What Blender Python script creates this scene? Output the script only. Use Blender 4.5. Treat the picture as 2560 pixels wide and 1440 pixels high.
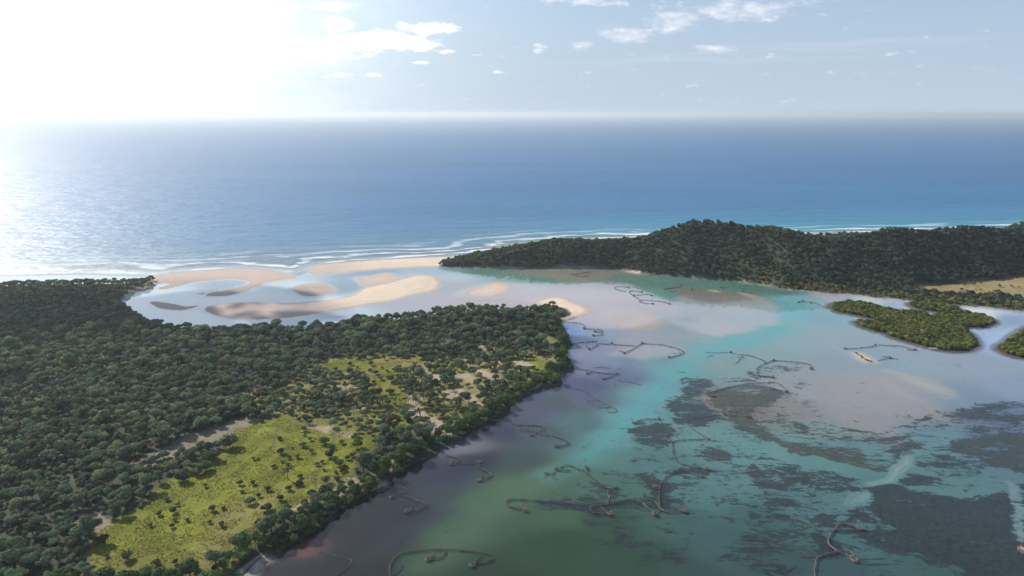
import bpy, bmesh, math, random
import numpy as np
from mathutils import Vector, Matrix
R = math.radians
random.seed(7)
RNG = np.random.default_rng(7)
S = bpy.context.scene
for o in list(bpy.data.objects):
    bpy.data.objects.remove(o, do_unlink=True)
COL = S.collection

# ---------------------------------------------------------------- camera, sky, sun, exposure
H = 150.0                                   # height of the drone above the water
FPX = 1707.0                                # focal length in photo pixels (2560 wide)
PITCH = math.atan((720 - 283) / FPX)
cam = bpy.data.cameras.new('camera'); camo = bpy.data.objects.new('camera', cam); COL.objects.link(camo)
cam.sensor_width = 36.0; cam.lens = FPX / 2560 * 36.0
cam.clip_start = 1.0; cam.clip_end = 300000.0
camo.location = (0, 0, H); camo.rotation_euler = (R(90) - PITCH, 0, 0)
S.camera = camo

SUN_AZ, SUN_EL = R(-50), R(32)              # azimuth from +Y, positive to the right
sdir = Vector((math.sin(SUN_AZ) * math.cos(SUN_EL), math.cos(SUN_AZ) * math.cos(SUN_EL), math.sin(SUN_EL)))
sl = bpy.data.lights.new('sun', 'SUN'); so = bpy.data.objects.new('sun', sl); COL.objects.link(so)
sl.energy = 4.7; sl.angle = R(0.5); sl.color = (1.0, 0.93, 0.83)
so.rotation_euler = sdir.to_track_quat('Z', 'Y').to_euler()
S.view_settings.view_transform = 'Standard'
S.view_settings.look = 'None'
S.view_settings.gamma = 1.0
S.view_settings.use_curve_mapping = False
S.view_settings.exposure = 0.27
S.cycles.max_bounces = 5; S.cycles.diffuse_bounces = 2; S.cycles.glossy_bounces = 2; S.cycles.transmission_bounces = 2
S.cycles.transparent_max_bounces = 8; S.cycles.volume_bounces = 0; S.cycles.use_denoising = True
S.cycles.sample_clamp_indirect = 6.0
SKY_STRENGTH = 0.10
GLOW = 0.55
HAZE = 8.5e-5
HZC = (0.36, 0.48, 0.64)
AMB = 1.0

CP, SP = math.cos(PITCH), math.sin(PITCH)
def ray(x, y):
    u = (x - 1280) / FPX; v = -(y - 720) / FPX
    return np.array([u, CP + v * SP, -SP + v * CP])
def at(x, y, z=0.0):
    """photo pixel -> place on the level plane z"""
    d = ray(x, y); t = (z - H) / d[2]
    return (d[0] * t, d[1] * t)
def azel(x, y):
    d = ray(x, y); return math.atan2(d[0], d[1]), math.atan2(d[2], math.hypot(d[0], d[1]))

class NT:
    """small helper for node trees"""
    def __init__(s, tree):
        s.t = tree; tree.nodes.clear()
    def n(s, typ, ins=None, **kw):
        nd = s.t.nodes.new(typ)
        for k, v in kw.items(): setattr(nd, k, v)
        for k, v in (ins or {}).items():
            sock = nd.inputs[k]
            if isinstance(v, bpy.types.NodeSocket): s.t.links.new(v, sock)
            else: sock.default_value = v
        return nd
    def m(s, op, a, b=0.0, c=None, clamp=False):
        nd = s.t.nodes.new('ShaderNodeMath'); nd.operation = op; nd.use_clamp = clamp
        for i, v in enumerate((a, b, c)):
            if v is None: continue
            if isinstance(v, bpy.types.NodeSocket): s.t.links.new(v, nd.inputs[i])
            else: nd.inputs[i].default_value = v
        return nd.outputs[0]
    def vm(s, op, a, b=None, **kw):
        nd = s.t.nodes.new('ShaderNodeVectorMath'); nd.operation = op
        for i, v in enumerate((a, b)):
            if v is None: continue
            if isinstance(v, bpy.types.NodeSocket): s.t.links.new(v, nd.inputs[i])
            else: nd.inputs[i].default_value = v
        return nd.outputs['Value'] if op in ('LENGTH', 'DOT_PRODUCT') else nd.outputs[0]
    def mix(s, f, a, b, blend='MIX'):
        nd = s.t.nodes.new('ShaderNodeMix'); nd.data_type = 'RGBA'; nd.blend_type = blend
        for k, v in ((0, f), (6, a), (7, b)):
            if isinstance(v, bpy.types.NodeSocket): s.t.links.new(v, nd.inputs[k])
            else: nd.inputs[k].default_value = v
        return nd.outputs[2]
    def mr(s, v, a, b, c=0.0, d=1.0, smooth=True):
        nd = s.t.nodes.new('ShaderNodeMapRange'); nd.interpolation_type = 'SMOOTHSTEP' if smooth else 'LINEAR'
        s.t.links.new(v, nd.inputs[0])
        for i, q in enumerate((a, b, c, d)): nd.inputs[i + 1].default_value = q
        return nd.outputs[0]
    def noise(s, vec, scale, detail=4, rough=0.5, **kw):
        return s.n('ShaderNodeTexNoise', {'Vector': vec, 'Scale': scale, 'Detail': detail, 'Roughness': rough}, **kw).outputs[0]
def rgb(r, g, b): return (r, g, b, 1.0)
def lin(c):
    c = np.asarray(c, float) / 255.0
    return np.where(c <= 0.04045, c / 12.92, ((c + 0.055) / 1.055) ** 2.4)

W = bpy.data.worlds.new('World'); S.world = W; W.use_nodes = True
def build_world():
    t = NT(W.node_tree)
    out = t.n('ShaderNodeOutputWorld')
    sky = t.n('ShaderNodeTexSky', sky_type='NISHITA', sun_disc=False)
    sky.sun_elevation = SUN_EL; sky.sun_rotation = SUN_AZ
    sky.air_density = 1.0; sky.dust_density = 1.2; sky.ozone_density = 1.5; sky.altitude = 150
    g = t.n('ShaderNodeTexCoord').outputs['Generated']
    xyz = t.n('ShaderNodeSeparateXYZ', {0: g})
    az = t.m('ARCTAN2', xyz.outputs[0], xyz.outputs[1])
    el = t.m('ARCSINE', xyz.outputs[2])
    pos = t.n('ShaderNodeCombineXYZ', {0: az, 1: el, 2: 0.0}).outputs[0]
    st = t.vm('MULTIPLY', pos, (1.0, 2.6, 1.0))
    n1 = t.noise(st, 34.0, 7, 0.66)
    n2 = t.noise(st, 9.0, 5, 0.6)
    w = t.n('ShaderNodeTexNoise', {'Vector': st, 'Scale': 14.0, 'Detail': 3.0})
    warp = t.vm('MULTIPLY', t.vm('SUBTRACT', w.outputs['Color'], (0.5, 0.5, 0.5)), (0.05, 0.018, 0.0))
    wp = t.vm('ADD', pos, warp)
    def group(blobs):
        acc = None
        for (x, y, rx, ry, k) in blobs:
            a, e = azel(x, y); a1, _ = azel(x + rx, y); _, e1 = azel(x, y - ry)
            d = t.vm('LENGTH', t.vm('MULTIPLY', t.vm('SUBTRACT', wp, (a, e, 0)), (1 / abs(a1 - a), 1 / abs(e1 - e), 0)))
            v = t.mr(d, 1.35, 0.1, 0.0, k)
            acc = v if acc is None else t.m('MAXIMUM', acc, v)
        return acc
    A = group([(1075, 70, 85, 20, 1), (950, 100, 170, 26, 1), (840, 62, 50, 24, 1), (825, 20, 65, 15, .95), (720, 20, 60, 9, .45),
               (1060, 112, 60, 18, .9), (1050, 157, 36, 8, .75), (1122, 128, 24, 7, .7), (945, 187, 28, 8, .7), (865, 184, 34, 8, .65),
               (1350, 120, 26, 13, .6), (1200, 130, 26, 7, .5), (1245, 184, 22, 5, .45), (780, 120, 160, 36, 1)])
    B = group([(1458, 108, 50, 16, .85), (1560, 85, 80, 32, .95), (1690, 50, 110, 42, .95), (1850, 25, 190, 45, .85),
               (2010, 5, 150, 30, .6), (1450, 5, 170, 14, .9), (1790, 120, 95, 14, .75), (1470, 178, 24, 7, .6), (2330, 168, 80, 12, .42),
               (1950, 175, 60, 8, .4), (1700, -60, 300, 60, .8), (1050, -70, 200, 40, .8)])
    C_ = group([(2150, 108, 420, 8, .5), (1900, 128, 420, 7, .45), (1750, 150, 500, 10, .4)])
    ma = t.mr(t.m('ADD', A, t.m('MULTIPLY', t.m('SUBTRACT', n1, 0.5), 2.1)), 0.18, .95)
    mb = t.mr(t.m('ADD', B, t.m('MULTIPLY', t.m('SUBTRACT', n1, 0.5), 2.0)), 0.30, 1.15)
    mc = t.m('MULTIPLY', t.m('MULTIPLY', C_, n2), 0.5)
    # bright aureole of thin cloud round the sun
    dotv = t.vm('DOT_PRODUCT', g, tuple(sdir))
    ang = t.m('ARCCOSINE', dotv)
    ga, ge = azel(-60, 60)
    gd = Vector((math.sin(ga) * math.cos(ge), math.cos(ga) * math.cos(ge), math.sin(ge)))
    ang2 = t.m('ARCCOSINE', t.vm('DOT_PRODUCT', g, tuple(gd)))
    glow = t.m('EXPONENT', t.m('MULTIPLY', ang, -5.0))
    glow2 = t.m('EXPONENT', t.m('MULTIPLY', t.m('MULTIPLY', ang2, ang2), -8.0))
    veil = t.m('ADD', t.m('MULTIPLY', glow, 1.6 * GLOW), t.m('MULTIPLY', t.m('MULTIPLY', glow2, t.mr(n2, 0.2, 0.7, 0.75, 1.15)), 1.3 * GLOW))
    base = t.vm('MULTIPLY', sky.outputs[0], (SKY_STRENGTH,) * 3)
    hz = t.m('EXPONENT', t.m('MULTIPLY', t.m('MAXIMUM', el, 0.0), -3.2))
    base = t.mix(t.m('MULTIPLY', hz, 0.93), base, rgb(*HZC))
    base = t.mix(t.m('MULTIPLY', t.m('EXPONENT', t.m('MULTIPLY', t.m('MAXIMUM', el, 0.0), -16.0)), .7), base, rgb(.50, .58, .68))
    base = t.mix(mc, base, rgb(0.75, 0.78, 0.86))
    base = t.mix(t.m('MULTIPLY', mb, 0.75), base, t.mix(n1, rgb(0.50, 0.58, 0.72), rgb(0.92, 0.92, 0.95)))
    base = t.mix(t.m('MULTIPLY', ma, 0.92), base, rgb(1.15, 1.15, 1.12))
    vc = t.n('ShaderNodeCombineXYZ', {0: t.m('MULTIPLY', veil, 0.97), 1: veil, 2: t.m('MULTIPLY', veil, 0.97)}).outputs[0]
    fin = t.vm('ADD', base, vc)
    bg = t.n('ShaderNodeBackground', {'Color': fin, 'Strength': AMB})
    t.t.links.new(bg.outputs[0], out.inputs[0])
build_world()

# ---------------------------------------------------------------- outlines on the ground
def z1(p): return [(1280 + q[0] / 3.273, 1000 + q[1] / 3.273) + tuple(q[2:]) for q in p]
def z2(p): return [(1920 + q[0] / 3.273, 1000 + q[1] / 3.273) + tuple(q[2:]) for q in p]
def z3(p): return [(1920 + q[0] / 4, 680 + q[1] / 4) + tuple(q[2:]) for q in p]
def z4(p): return [(1280 + q[0] / 4, 680 + q[1] / 4) + tuple(q[2:]) for q in p]
def z5(p): return [(640 + q[0] / 3.273, 1000 + q[1] / 3.273) + tuple(q[2:]) for q in p]
def z6(p): return [(x / 3.273, 1000 + y / 3.273) for x, y in p]
def z7(p): return [(1280 + q[0] / 2, 720 + q[1] / 2) for q in p]
def z8(p): return [(500 + q[0] / 2.438, 1000 + q[1] / 2.438) for q in p]
def z9(p): return [(1080 + x / 3.459, 540 + y / 3.459) for x, y in p]
def world(pts, z=0.0):
    return np.array([at(p[0], p[1], p[2] if len(p) > 2 else z) for p in pts])
def chaikin(P, n=2, closed=True):
    P = np.asarray(P, float)
    for _ in range(n):
        if closed:
            Q = np.roll(P, -1, 0); P = np.stack([.75 * P + .25 * Q, .25 * P + .75 * Q], 1).reshape(-1, 2)
        else:
            A, B = P[:-1], P[1:]
            M = np.stack([.75 * A + .25 * B, .25 * A + .75 * B], 1).reshape(-1, 2)
            P = np.vstack([P[:1], M, P[-1:]])
    return P
def segdist(X, Y, P, closed):
    A = P if closed else P[:-1]; B = np.roll(P, -1, 0) if closed else P[1:]
    best = np.full(X.shape, 1e18); par = np.zeros(X.shape)
    for i in range(len(A)):
        ax, ay = A[i]; dx, dy = B[i] - A[i]; L = dx * dx + dy * dy + 1e-12
        t = np.clip(((X - ax) * dx + (Y - ay) * dy) / L, 0, 1)
        d = (X - ax - t * dx) ** 2 + (Y - ay - t * dy) ** 2
        m = d < best; best[m] = d[m]; par[m] = (i + t)[m]
    return np.sqrt(best), par
def inside(X, Y, P):
    res = np.zeros(X.shape, bool); n = len(P)
    for i in range(n):
        x1, y1 = P[i]; x2, y2 = P[(i + 1) % n]
        if y1 == y2: continue
        c = ((y1 > Y) != (y2 > Y)) & (X < (x2 - x1) * (Y - y1) / (y2 - y1) + x1)
        res ^= c
    return res
def sdf(X, Y, P, margin=40.0):
    """signed distance in metres, positive inside; -margin far outside"""
    out = np.full(X.shape, -margin)
    lo, hi = P.min(0) - margin, P.max(0) + margin
    m = (X > lo[0]) & (X < hi[0]) & (Y > lo[1]) & (Y < hi[1])
    if not m.any(): return out
    x, y = X[m], Y[m]
    d, _ = segdist(x, y, P, True); ins = inside(x, y, P)
    out[m] = np.where(ins, d, -np.minimum(d, margin))
    return out
def sst(v, a, b):
    t = np.clip((v - a) / (b - a), 0, 1); return t * t * (3 - 2 * t)
# cheap value noise on arrays
_perm = RNG.random((256, 256))
def vnoise(x, y):
    xi = np.floor(x).astype(int); yi = np.floor(y).astype(int); fx = x - xi; fy = y - yi
    fx = fx * fx * (3 - 2 * fx); fy = fy * fy * (3 - 2 * fy)
    g = lambda a, b: _perm[a % 256, b % 256]
    return (g(xi, yi) * (1 - fx) + g(xi + 1, yi) * fx) * (1 - fy) + (g(xi, yi + 1) * (1 - fx) + g(xi + 1, yi + 1) * fx) * fy
def fbm(x, y, s, o=4):
    v = 0; a = .5; tot = 0
    for k in range(o):
        v = v + a * vnoise(x / s + 17.3 * k, y / s - 9.1 * k); tot += a; a *= .5; s *= .5
    return v / tot

SHORE_A = ([(560, 1500), (600, 1440), (640, 1398), (664, 1387), (701, 1383), (722, 1367), (768, 1345), (811, 1315), (839, 1290), (860, 1269),
    (903, 1247), (933, 1229), (961, 1220), (973, 1208), (985, 1183), (1019, 1171), (1046, 1153), (1083, 1144), (1098, 1128),
    (1107, 1115), (1141, 1102), (1165, 1089), (1190, 1073), (1217, 1058), (1239, 1049), (1260, 1031), (1285, 1007), (1307, 992),
    (1327, 980), (1350, 967), (1387, 966), (1405, 962), (1400, 942), (1410, 932), (1430, 930), (1432, 917), (1425, 900), (1417, 885),
    (1417, 875), (1425, 870), (1432, 862), (1425, 855), (1421, 842), (1407, 820), (1403, 805), (1412, 802), (1440, 794), (1440, 785),
    (1430, 772), (1400, 765), (1370, 757)]
    + [(x, y, 6) for x, y in [(1340, 760), (1280, 757), (1200, 757), (1140, 758), (1115, 764), (1065, 768), (1010, 778), (950, 781), (877, 784),
       (855, 794), (815, 799), (740, 804), (655, 801), (607, 808), (575, 806), (517, 802), (479, 802), (447, 799), (406, 793), (367, 787)]]
    + [(348, 783), (326, 774), (300, 755), (304, 745), (323, 735), (351, 726), (383, 716), (396, 707), (398, 697)]
    + [(388, 692, 2), (355, 690, 6), (275, 690, 7), (192, 691, 7), (96, 693, 7), (0, 696, 7), (-300, 700, 7), (-900, 705, 7), (-1500, 760), (-2500, 1500)])
LAND_A = chaikin(world(SHORE_A), 1)
RB = [(1085, 664), (1282, 673), (1456, 670), (1571, 677), (1670, 690), (1742, 696), (1820, 702), (1907, 713), (1993, 722), (2082, 726), (2200, 725), (2275, 722), (2340, 714), (2400, 709), (2440, 706), (2500, 699), (2560, 691), (2800, 690), (3000, 700)]
WL = ([(1085, 664), (1097, 667), (1123, 669), (1196, 672), (1282, 673), (1340, 672), (1398, 670), (1456, 670), (1528, 673), (1571, 677), (1609, 685),
    (1670, 690), (1742, 696), (1820, 702), (1858, 708), (1907, 713), (1941, 722), (1993, 728), (2082, 734), (2145, 739), (2190, 745),
    (2220, 746), (2265, 752), (2320, 757), (2390, 765), (2445, 767), (2520, 775), (2560, 777), (2700, 790), (2950, 810)])
SEA_B = [(1165, 640), (1230, 627), (1300, 613), (1400, 603), (1600, 595), (1800, 590), (2070, 586), (2300, 581), (2560, 575), (2800, 572), (3300, 580)]
LAND_B = chaikin(world(WL + [(3300, 830)] + SEA_B[::-1] + [(1120, 655)]), 1)
SKYL = [(1095, 664), (1109, 656), (1161, 640), (1225, 622), (1282, 608), (1340, 599), (1398, 592), (1456, 590), (1543, 588), (1615, 588), (1644, 580), (1681, 567),
    (1730, 554), (1759, 553), (1820, 560), (1866, 562), (1918, 567), (1965, 572), (2022, 576), (2051, 587), (2109, 587), (2147, 580), (2196, 573),
    (2239, 566), (2262, 567), (2297, 572), (2355, 565), (2413, 563), (2485, 567), (2560, 570), (2700, 572), (3000, 576)]
def ridge():
    pts, hs = [], []
    wx = np.array([p[0] for p in RB]); wd = np.array([math.hypot(*at(*p)) for p in RB])
    TC = 7.0
    for x, y in SKYL:
        D0 = float(np.interp(x, wx, wd)); a, e = azel(x, y); t = math.tan(-e)
        sl_ = float(np.interp(x, [1500, 1800, 2200], [.55, .5, .45]))
        w = max(3.0, (H - TC - D0 * t) / (t + sl_)); h = max(.5, H - TC - (D0 + w) * t) + float(np.interp(x, [1600, 1690, 1800, 1950, 2050, 2110, 2190, 2400, 2600], [0, 4.5, 5, 2.5, 0, 0, 2, 3, 3]))
        pts.append(((D0 + w) * math.sin(a), (D0 + w) * math.cos(a))); hs.append(h)
    return np.array(pts), np.array(hs)
RPTS, RH = ridge()
FLAT = world(RB[8:] + [(3200, 860)] + WL[::-1][:13])

BARS = {   # name -> (outline in photo pixels, height)
 'outer': ([(370, 690), (430, 683), (500, 678), (560, 674), (620, 671), (660, 674), (700, 680), (735, 690), (740, 696), (700, 700), (676, 704), (650, 713),
   (620, 725), (590, 735), (560, 741), (520, 741), (508, 737), (540, 729), (590, 719), (617, 712), (626, 705), (612, 699), (580, 697),
   (530, 700), (480, 706), (440, 716), (420, 722), (395, 723), (391, 720), (420, 713), (436, 708), (400, 709), (385, 713), (375, 705)], .5),
 'islet_tiny': ([(490, 735), (500, 732), (512, 731), (512, 734), (500, 737)], .15),
 'islet_left': ([(374, 754), (399, 753), (441, 762), (466, 767), (505, 762), (473, 773), (438, 777), (399, 771), (377, 762)], .4),
 'main': ([(510, 770), (524, 764), (607, 755), (715, 760), (790, 755), (865, 745), (890, 734), (912, 719), (960, 711), (995, 702), (1027, 692),
   (1070, 687), (1090, 695), (1101, 710), (1097, 722), (1065, 731), (1015, 741), (985, 751), (915, 761), (840, 776), (755, 790), (690, 796),
   (640, 799), (591, 800), (543, 789), (518, 778)], .8),
 'upper': ([(887, 696), (927, 692), (965, 682), (985, 684), (975, 690), (1010, 692), (985, 702), (950, 710), (915, 716), (905, 708)], .12),
 'middle': ([(720, 722), (765, 709), (800, 706), (820, 712), (840, 726), (820, 734), (790, 740), (760, 741), (745, 735), (735, 727)], .3),
 'right_spit': ([(767, 675), (785, 666), (800, 662), (900, 653), (1000, 647), (1100, 643), (1165, 640), (1180, 650), (1140, 664), (1100, 667), (1050, 667),
   (990, 670), (900, 676), (820, 687), (780, 687)], .6),
 'east': ([(1165, 733), (1190, 722), (1220, 711), (1245, 707), (1265, 712), (1281, 719), (1257, 734), (1227, 741), (1190, 740)], .2),
 'point': ([(1345, 750), (1390, 742), (1417, 748), (1432, 757), (1465, 769), (1472, 781), (1455, 788), (1435, 796), (1412, 803), (1395, 800), (1395, 770), (1340, 760)], .6),
 'grassy': (z3([(870, 812), (905, 812), (960, 835), (1040, 880), (1050, 898), (1010, 900), (950, 880), (900, 845)]), .35),
 'beach_low': ([(600, 1440), (570, 1440), (630, 1395), (655, 1375), (668, 1384), (645, 1400), (620, 1425), (605, 1445)], .3),
 'hill_beach': (z9([(1680, 470), (1760, 478), (1830, 492), (1815, 502), (1740, 492), (1680, 478)]), .3),
}
BARW = {k: (chaikin(world(v[0]), 2), v[1]) for k, v in BARS.items()}
MANG = {
 'big': [(2072, 768), (2080, 757), (2120, 755), (2170, 759), (2202, 767), (2215, 773), (2270, 779), (2310, 781), (2325, 790), (2345, 784), (2407, 779), (2457, 787),
   (2482, 797), (2492, 806), (2470, 818), (2437, 820), (2402, 818), (2428, 832), (2442, 850), (2447, 865), (2435, 876), (2395, 881), (2345, 876), (2295, 863),
   (2252, 850), (2217, 840), (2209, 833), (2180, 827), (2145, 815), (2132, 808), (2136, 802), (2160, 805), (2180, 802), (2182, 797), (2155, 793), (2125, 785), (2095, 782)],
 'small': [(2266, 759), (2290, 756), (2330, 759), (2380, 764), (2407, 773), (2390, 779), (2350, 782), (2310, 777), (2285, 771)],
 'right': [(2484, 871), (2500, 861), (2530, 838), (2560, 820), (2640, 790), (2760, 800), (2760, 900), (2640, 905), (2560, 895), (2530, 892), (2500, 882)],
}
MANGW = {k: chaikin(world(v), 1) for k, v in MANG.items()}
MEADOW = [chaikin(world(p), 1) for p in [
 [(215, 1440), (240, 1400), (250, 1370), (265, 1335), (330, 1300), (380, 1270), (415, 1228), (480, 1190), (530, 1165), (572, 1140), (565, 1112), (595, 1085), (650, 1070),
  (690, 1062), (750, 1078), (800, 1088), (850, 1082), (905, 1095), (938, 1112), (935, 1140), (905, 1170), (885, 1200), (855, 1228), (820, 1243), (780, 1260),
  (740, 1275), (700, 1290), (650, 1300), (620, 1325), (640, 1348), (618, 1382), (575, 1430), (560, 1500), (200, 1500)],
 [(803, 910), (870, 907), (930, 912), (1000, 905), (1045, 902), (1070, 918), (1030, 930), (990, 945), (960, 960), (978, 980), (1010, 1000), (960, 1002),
  (928, 985), (935, 960), (900, 945), (850, 937), (820, 928)],
 [(740, 1000), (780, 985), (830, 968), (900, 972), (960, 985), (1010, 992), (1015, 1010), (990, 1040), (900, 1050), (850, 1032), (790, 1055), (735, 1040)],
 [(1340, 915), (1385, 905), (1400, 915), (1390, 935), (1340, 938), (1310, 930)], [(1355, 845), (1395, 850), (1400, 870), (1365, 868)],
]]
SANDY = [(chaikin(world(p), 1), k) for p, k in [
 ([(262, 1203), (300, 1180), (370, 1150), (450, 1112), (530, 1080), (600, 1058), (640, 1060), (600, 1080), (565, 1108), (500, 1135), (455, 1140), (400, 1165), (330, 1190)], .42),
 ([(188, 1312), (230, 1303), (275, 1305), (290, 1325), (250, 1345), (215, 1335)], .6),
 ([(790, 1243), (830, 1225), (880, 1210), (900, 1215), (850, 1245), (800, 1260), (740, 1285), (735, 1278)], .8),
 ([(690, 1290), (720, 1280), (760, 1270), (770, 1278), (730, 1290), (710, 1305), (692, 1305)], .9),
 ([(790, 1075), (830, 1080), (860, 1085), (900, 1092), (905, 1098), (850, 1094), (800, 1088), (780, 1082)], .8),
 ([(1005, 1028), (1040, 1025), (1060, 1045), (1100, 1062), (1135, 1080), (1120, 1090), (1070, 1070), (1030, 1055)], 1),
 ([(870, 1030), (920, 1025), (930, 1035), (880, 1042)], 1), ([(840, 975), (870, 975), (880, 990), (850, 990)], .9),
 ([(1065, 945), (1100, 948), (1110, 965), (1080, 970)], 1), ([(1130, 935), (1170, 935), (1200, 960), (1180, 970), (1140, 955)], .8),
 ([(1180, 925), (1215, 930), (1260, 950), (1260, 965), (1215, 955)], .9), ([(1240, 905), (1262, 930), (1250, 940), (1235, 920)], 1),
 ([(1170, 868), (1210, 870), (1260, 880), (1225, 884)], .8), ([(1280, 905), (1315, 910), (1345, 925), (1330, 935), (1290, 925)], 1),
 ([(1290, 922), (1330, 926), (1320, 936), (1285, 932)], 1), ([(1090, 985), (1150, 990), (1200, 1000), (1180, 1012), (1100, 1000)], .8),
 ([(1190, 1012), (1240, 1020), (1225, 1035), (1195, 1030)], 1), ([(1010, 1000), (1040, 998), (1050, 1015), (1015, 1020)], .9),
 ([(925, 1195), (950, 1205), (975, 1222), (955, 1226), (925, 1212)], 1), ([(965, 1160), (985, 1160), (990, 1180), (975, 1185)], 1),
 ([(600, 995), (640, 990), (650, 1010), (610, 1010)], .6), ([(905, 938), (945, 940), (940, 948), (905, 946)], .4),
 ([(1412, 880), (1424, 878), (1426, 895), (1415, 900)], 1), ([(1390, 940), (1412, 930), (1415, 940), (1398, 952)], 1),
 ([(1320, 962), (1345, 955), (1340, 972), (1320, 978)], 1),
]]
SCRUB = chaikin(world([(690, 1062), (640, 1040), (600, 1010), (640, 985), (760, 960), (800, 900), (1060, 893), (1180, 895), (1250, 875), (1350, 875), (1405, 895), (1415, 930), (1385, 955),
   (1300, 985), (1200, 1050), (1130, 1088), (1060, 1090), (930, 1110), (900, 1095), (800, 1085)]), 1)
SCRUB2 = chaikin(world([(640, 1330), (700, 1285), (820, 1248), (880, 1190), (905, 1235), (820, 1272), (700, 1315)]), 1)
TANB = chaikin(world([(2275, 722), (2340, 714), (2400, 709), (2440, 706), (2500, 699), (2560, 691), (2800, 690), (2900, 760), (2700, 752), (2560, 746), (2480, 743), (2400, 740), (2330, 735)]), 1)

def height(X, Y, full=False):
    dA = sdf(X, Y, LAND_A, 60); dB = sdf(X, Y, LAND_B, 60)
    z = np.full(X.shape, -.50) + 0.2 * (fbm(X, Y, 40, 3) - .5)
    bars = np.full(X.shape, -60.0); bz = np.full(X.shape, -60.0)
    wob = (fbm(X, Y, 9, 3) - .5) * 3.0
    for k, (P, hh) in BARW.items():
        d = sdf(X, Y, P, 60) + wob * (.5 if k not in ('grassy', 'beach_low', 'hill_beach') else .1)
        bars = np.maximum(bars, d)
        bz = np.maximum(bz, np.where(d > 0, hh * (1 - np.exp(-d / 9)), d * 0.045))
    z = np.maximum(z, bz)
    # left land: low, gently rolling, a dune ridge towards the sea
    up = 1.0 * sst(Y, 470, 620) * sst(-X, 60, 230)
    zA = np.where(dA > 0, (1.2 + 2.2 * (fbm(X, Y, 70, 3)) + up) * (1 - np.exp(-dA / 9)), dA * .09)
    z = np.maximum(z, np.where(dA > -25, zA, -9))
    # right land: dune hills
    dr, par = segdist(X, Y, RPTS, False)
    tt = np.linspace(0, len(RH) - 1, 110); rx = np.interp(tt, np.arange(len(RH)), RPTS[:, 0]); ry = np.interp(tt, np.arange(len(RH)), RPTS[:, 1]); rh = np.interp(tt, np.arange(len(RH)), RH)
    hm = dB > -30; hx, hy, hd = X[hm], Y[hm], dr[hm]
    num = np.zeros(hx.shape); den = np.zeros(hx.shape)
    for a_, b_, c_ in zip(rx, ry, rh):
        w_ = np.exp(-(((hx - a_) ** 2 + (hy - b_) ** 2) - hd ** 2) / (2 * (6 + .22 * hd) ** 2)); num += w_ * c_; den += w_
    hr = np.zeros(X.shape); hr[hm] = num / (den + 1e-9)
    dsh = np.minimum(np.maximum(dB, 0), np.maximum(-sdf(X, Y, FLAT, 120), 0))
    s = dsh / (dsh + dr + 1e-6)
    s = s * (1 - .92 * sst(Y - np.interp(X, RPTS[:, 0], RPTS[:, 1]), 2, 55))
    sp = (fbm(X + .4 * Y, Y * .35, 48, 3) - .5)
    zB = hr * s * (1 + 4.5 * sp * (1 - s) * sst(dsh, 0, 12))
    zB = zB + 0.9 * (1 - np.exp(-np.maximum(dB, 0) / 6))
    zB = np.where(dB > 0, zB, dB * .09)
    z = np.maximum(z, np.where(dB > -25, zB, -9))
    dM = np.full(X.shape, -60.0)
    for P in MANGW.values(): dM = np.maximum(dM, sdf(X, Y, P, 60) + wob * .35)
    z = np.maximum(z, np.where(dM > 0, .35 * (1 - np.exp(-dM / 4)), dM * .07))
    if full: return z, dA, dB, bars, dM, bz
    return z

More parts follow.
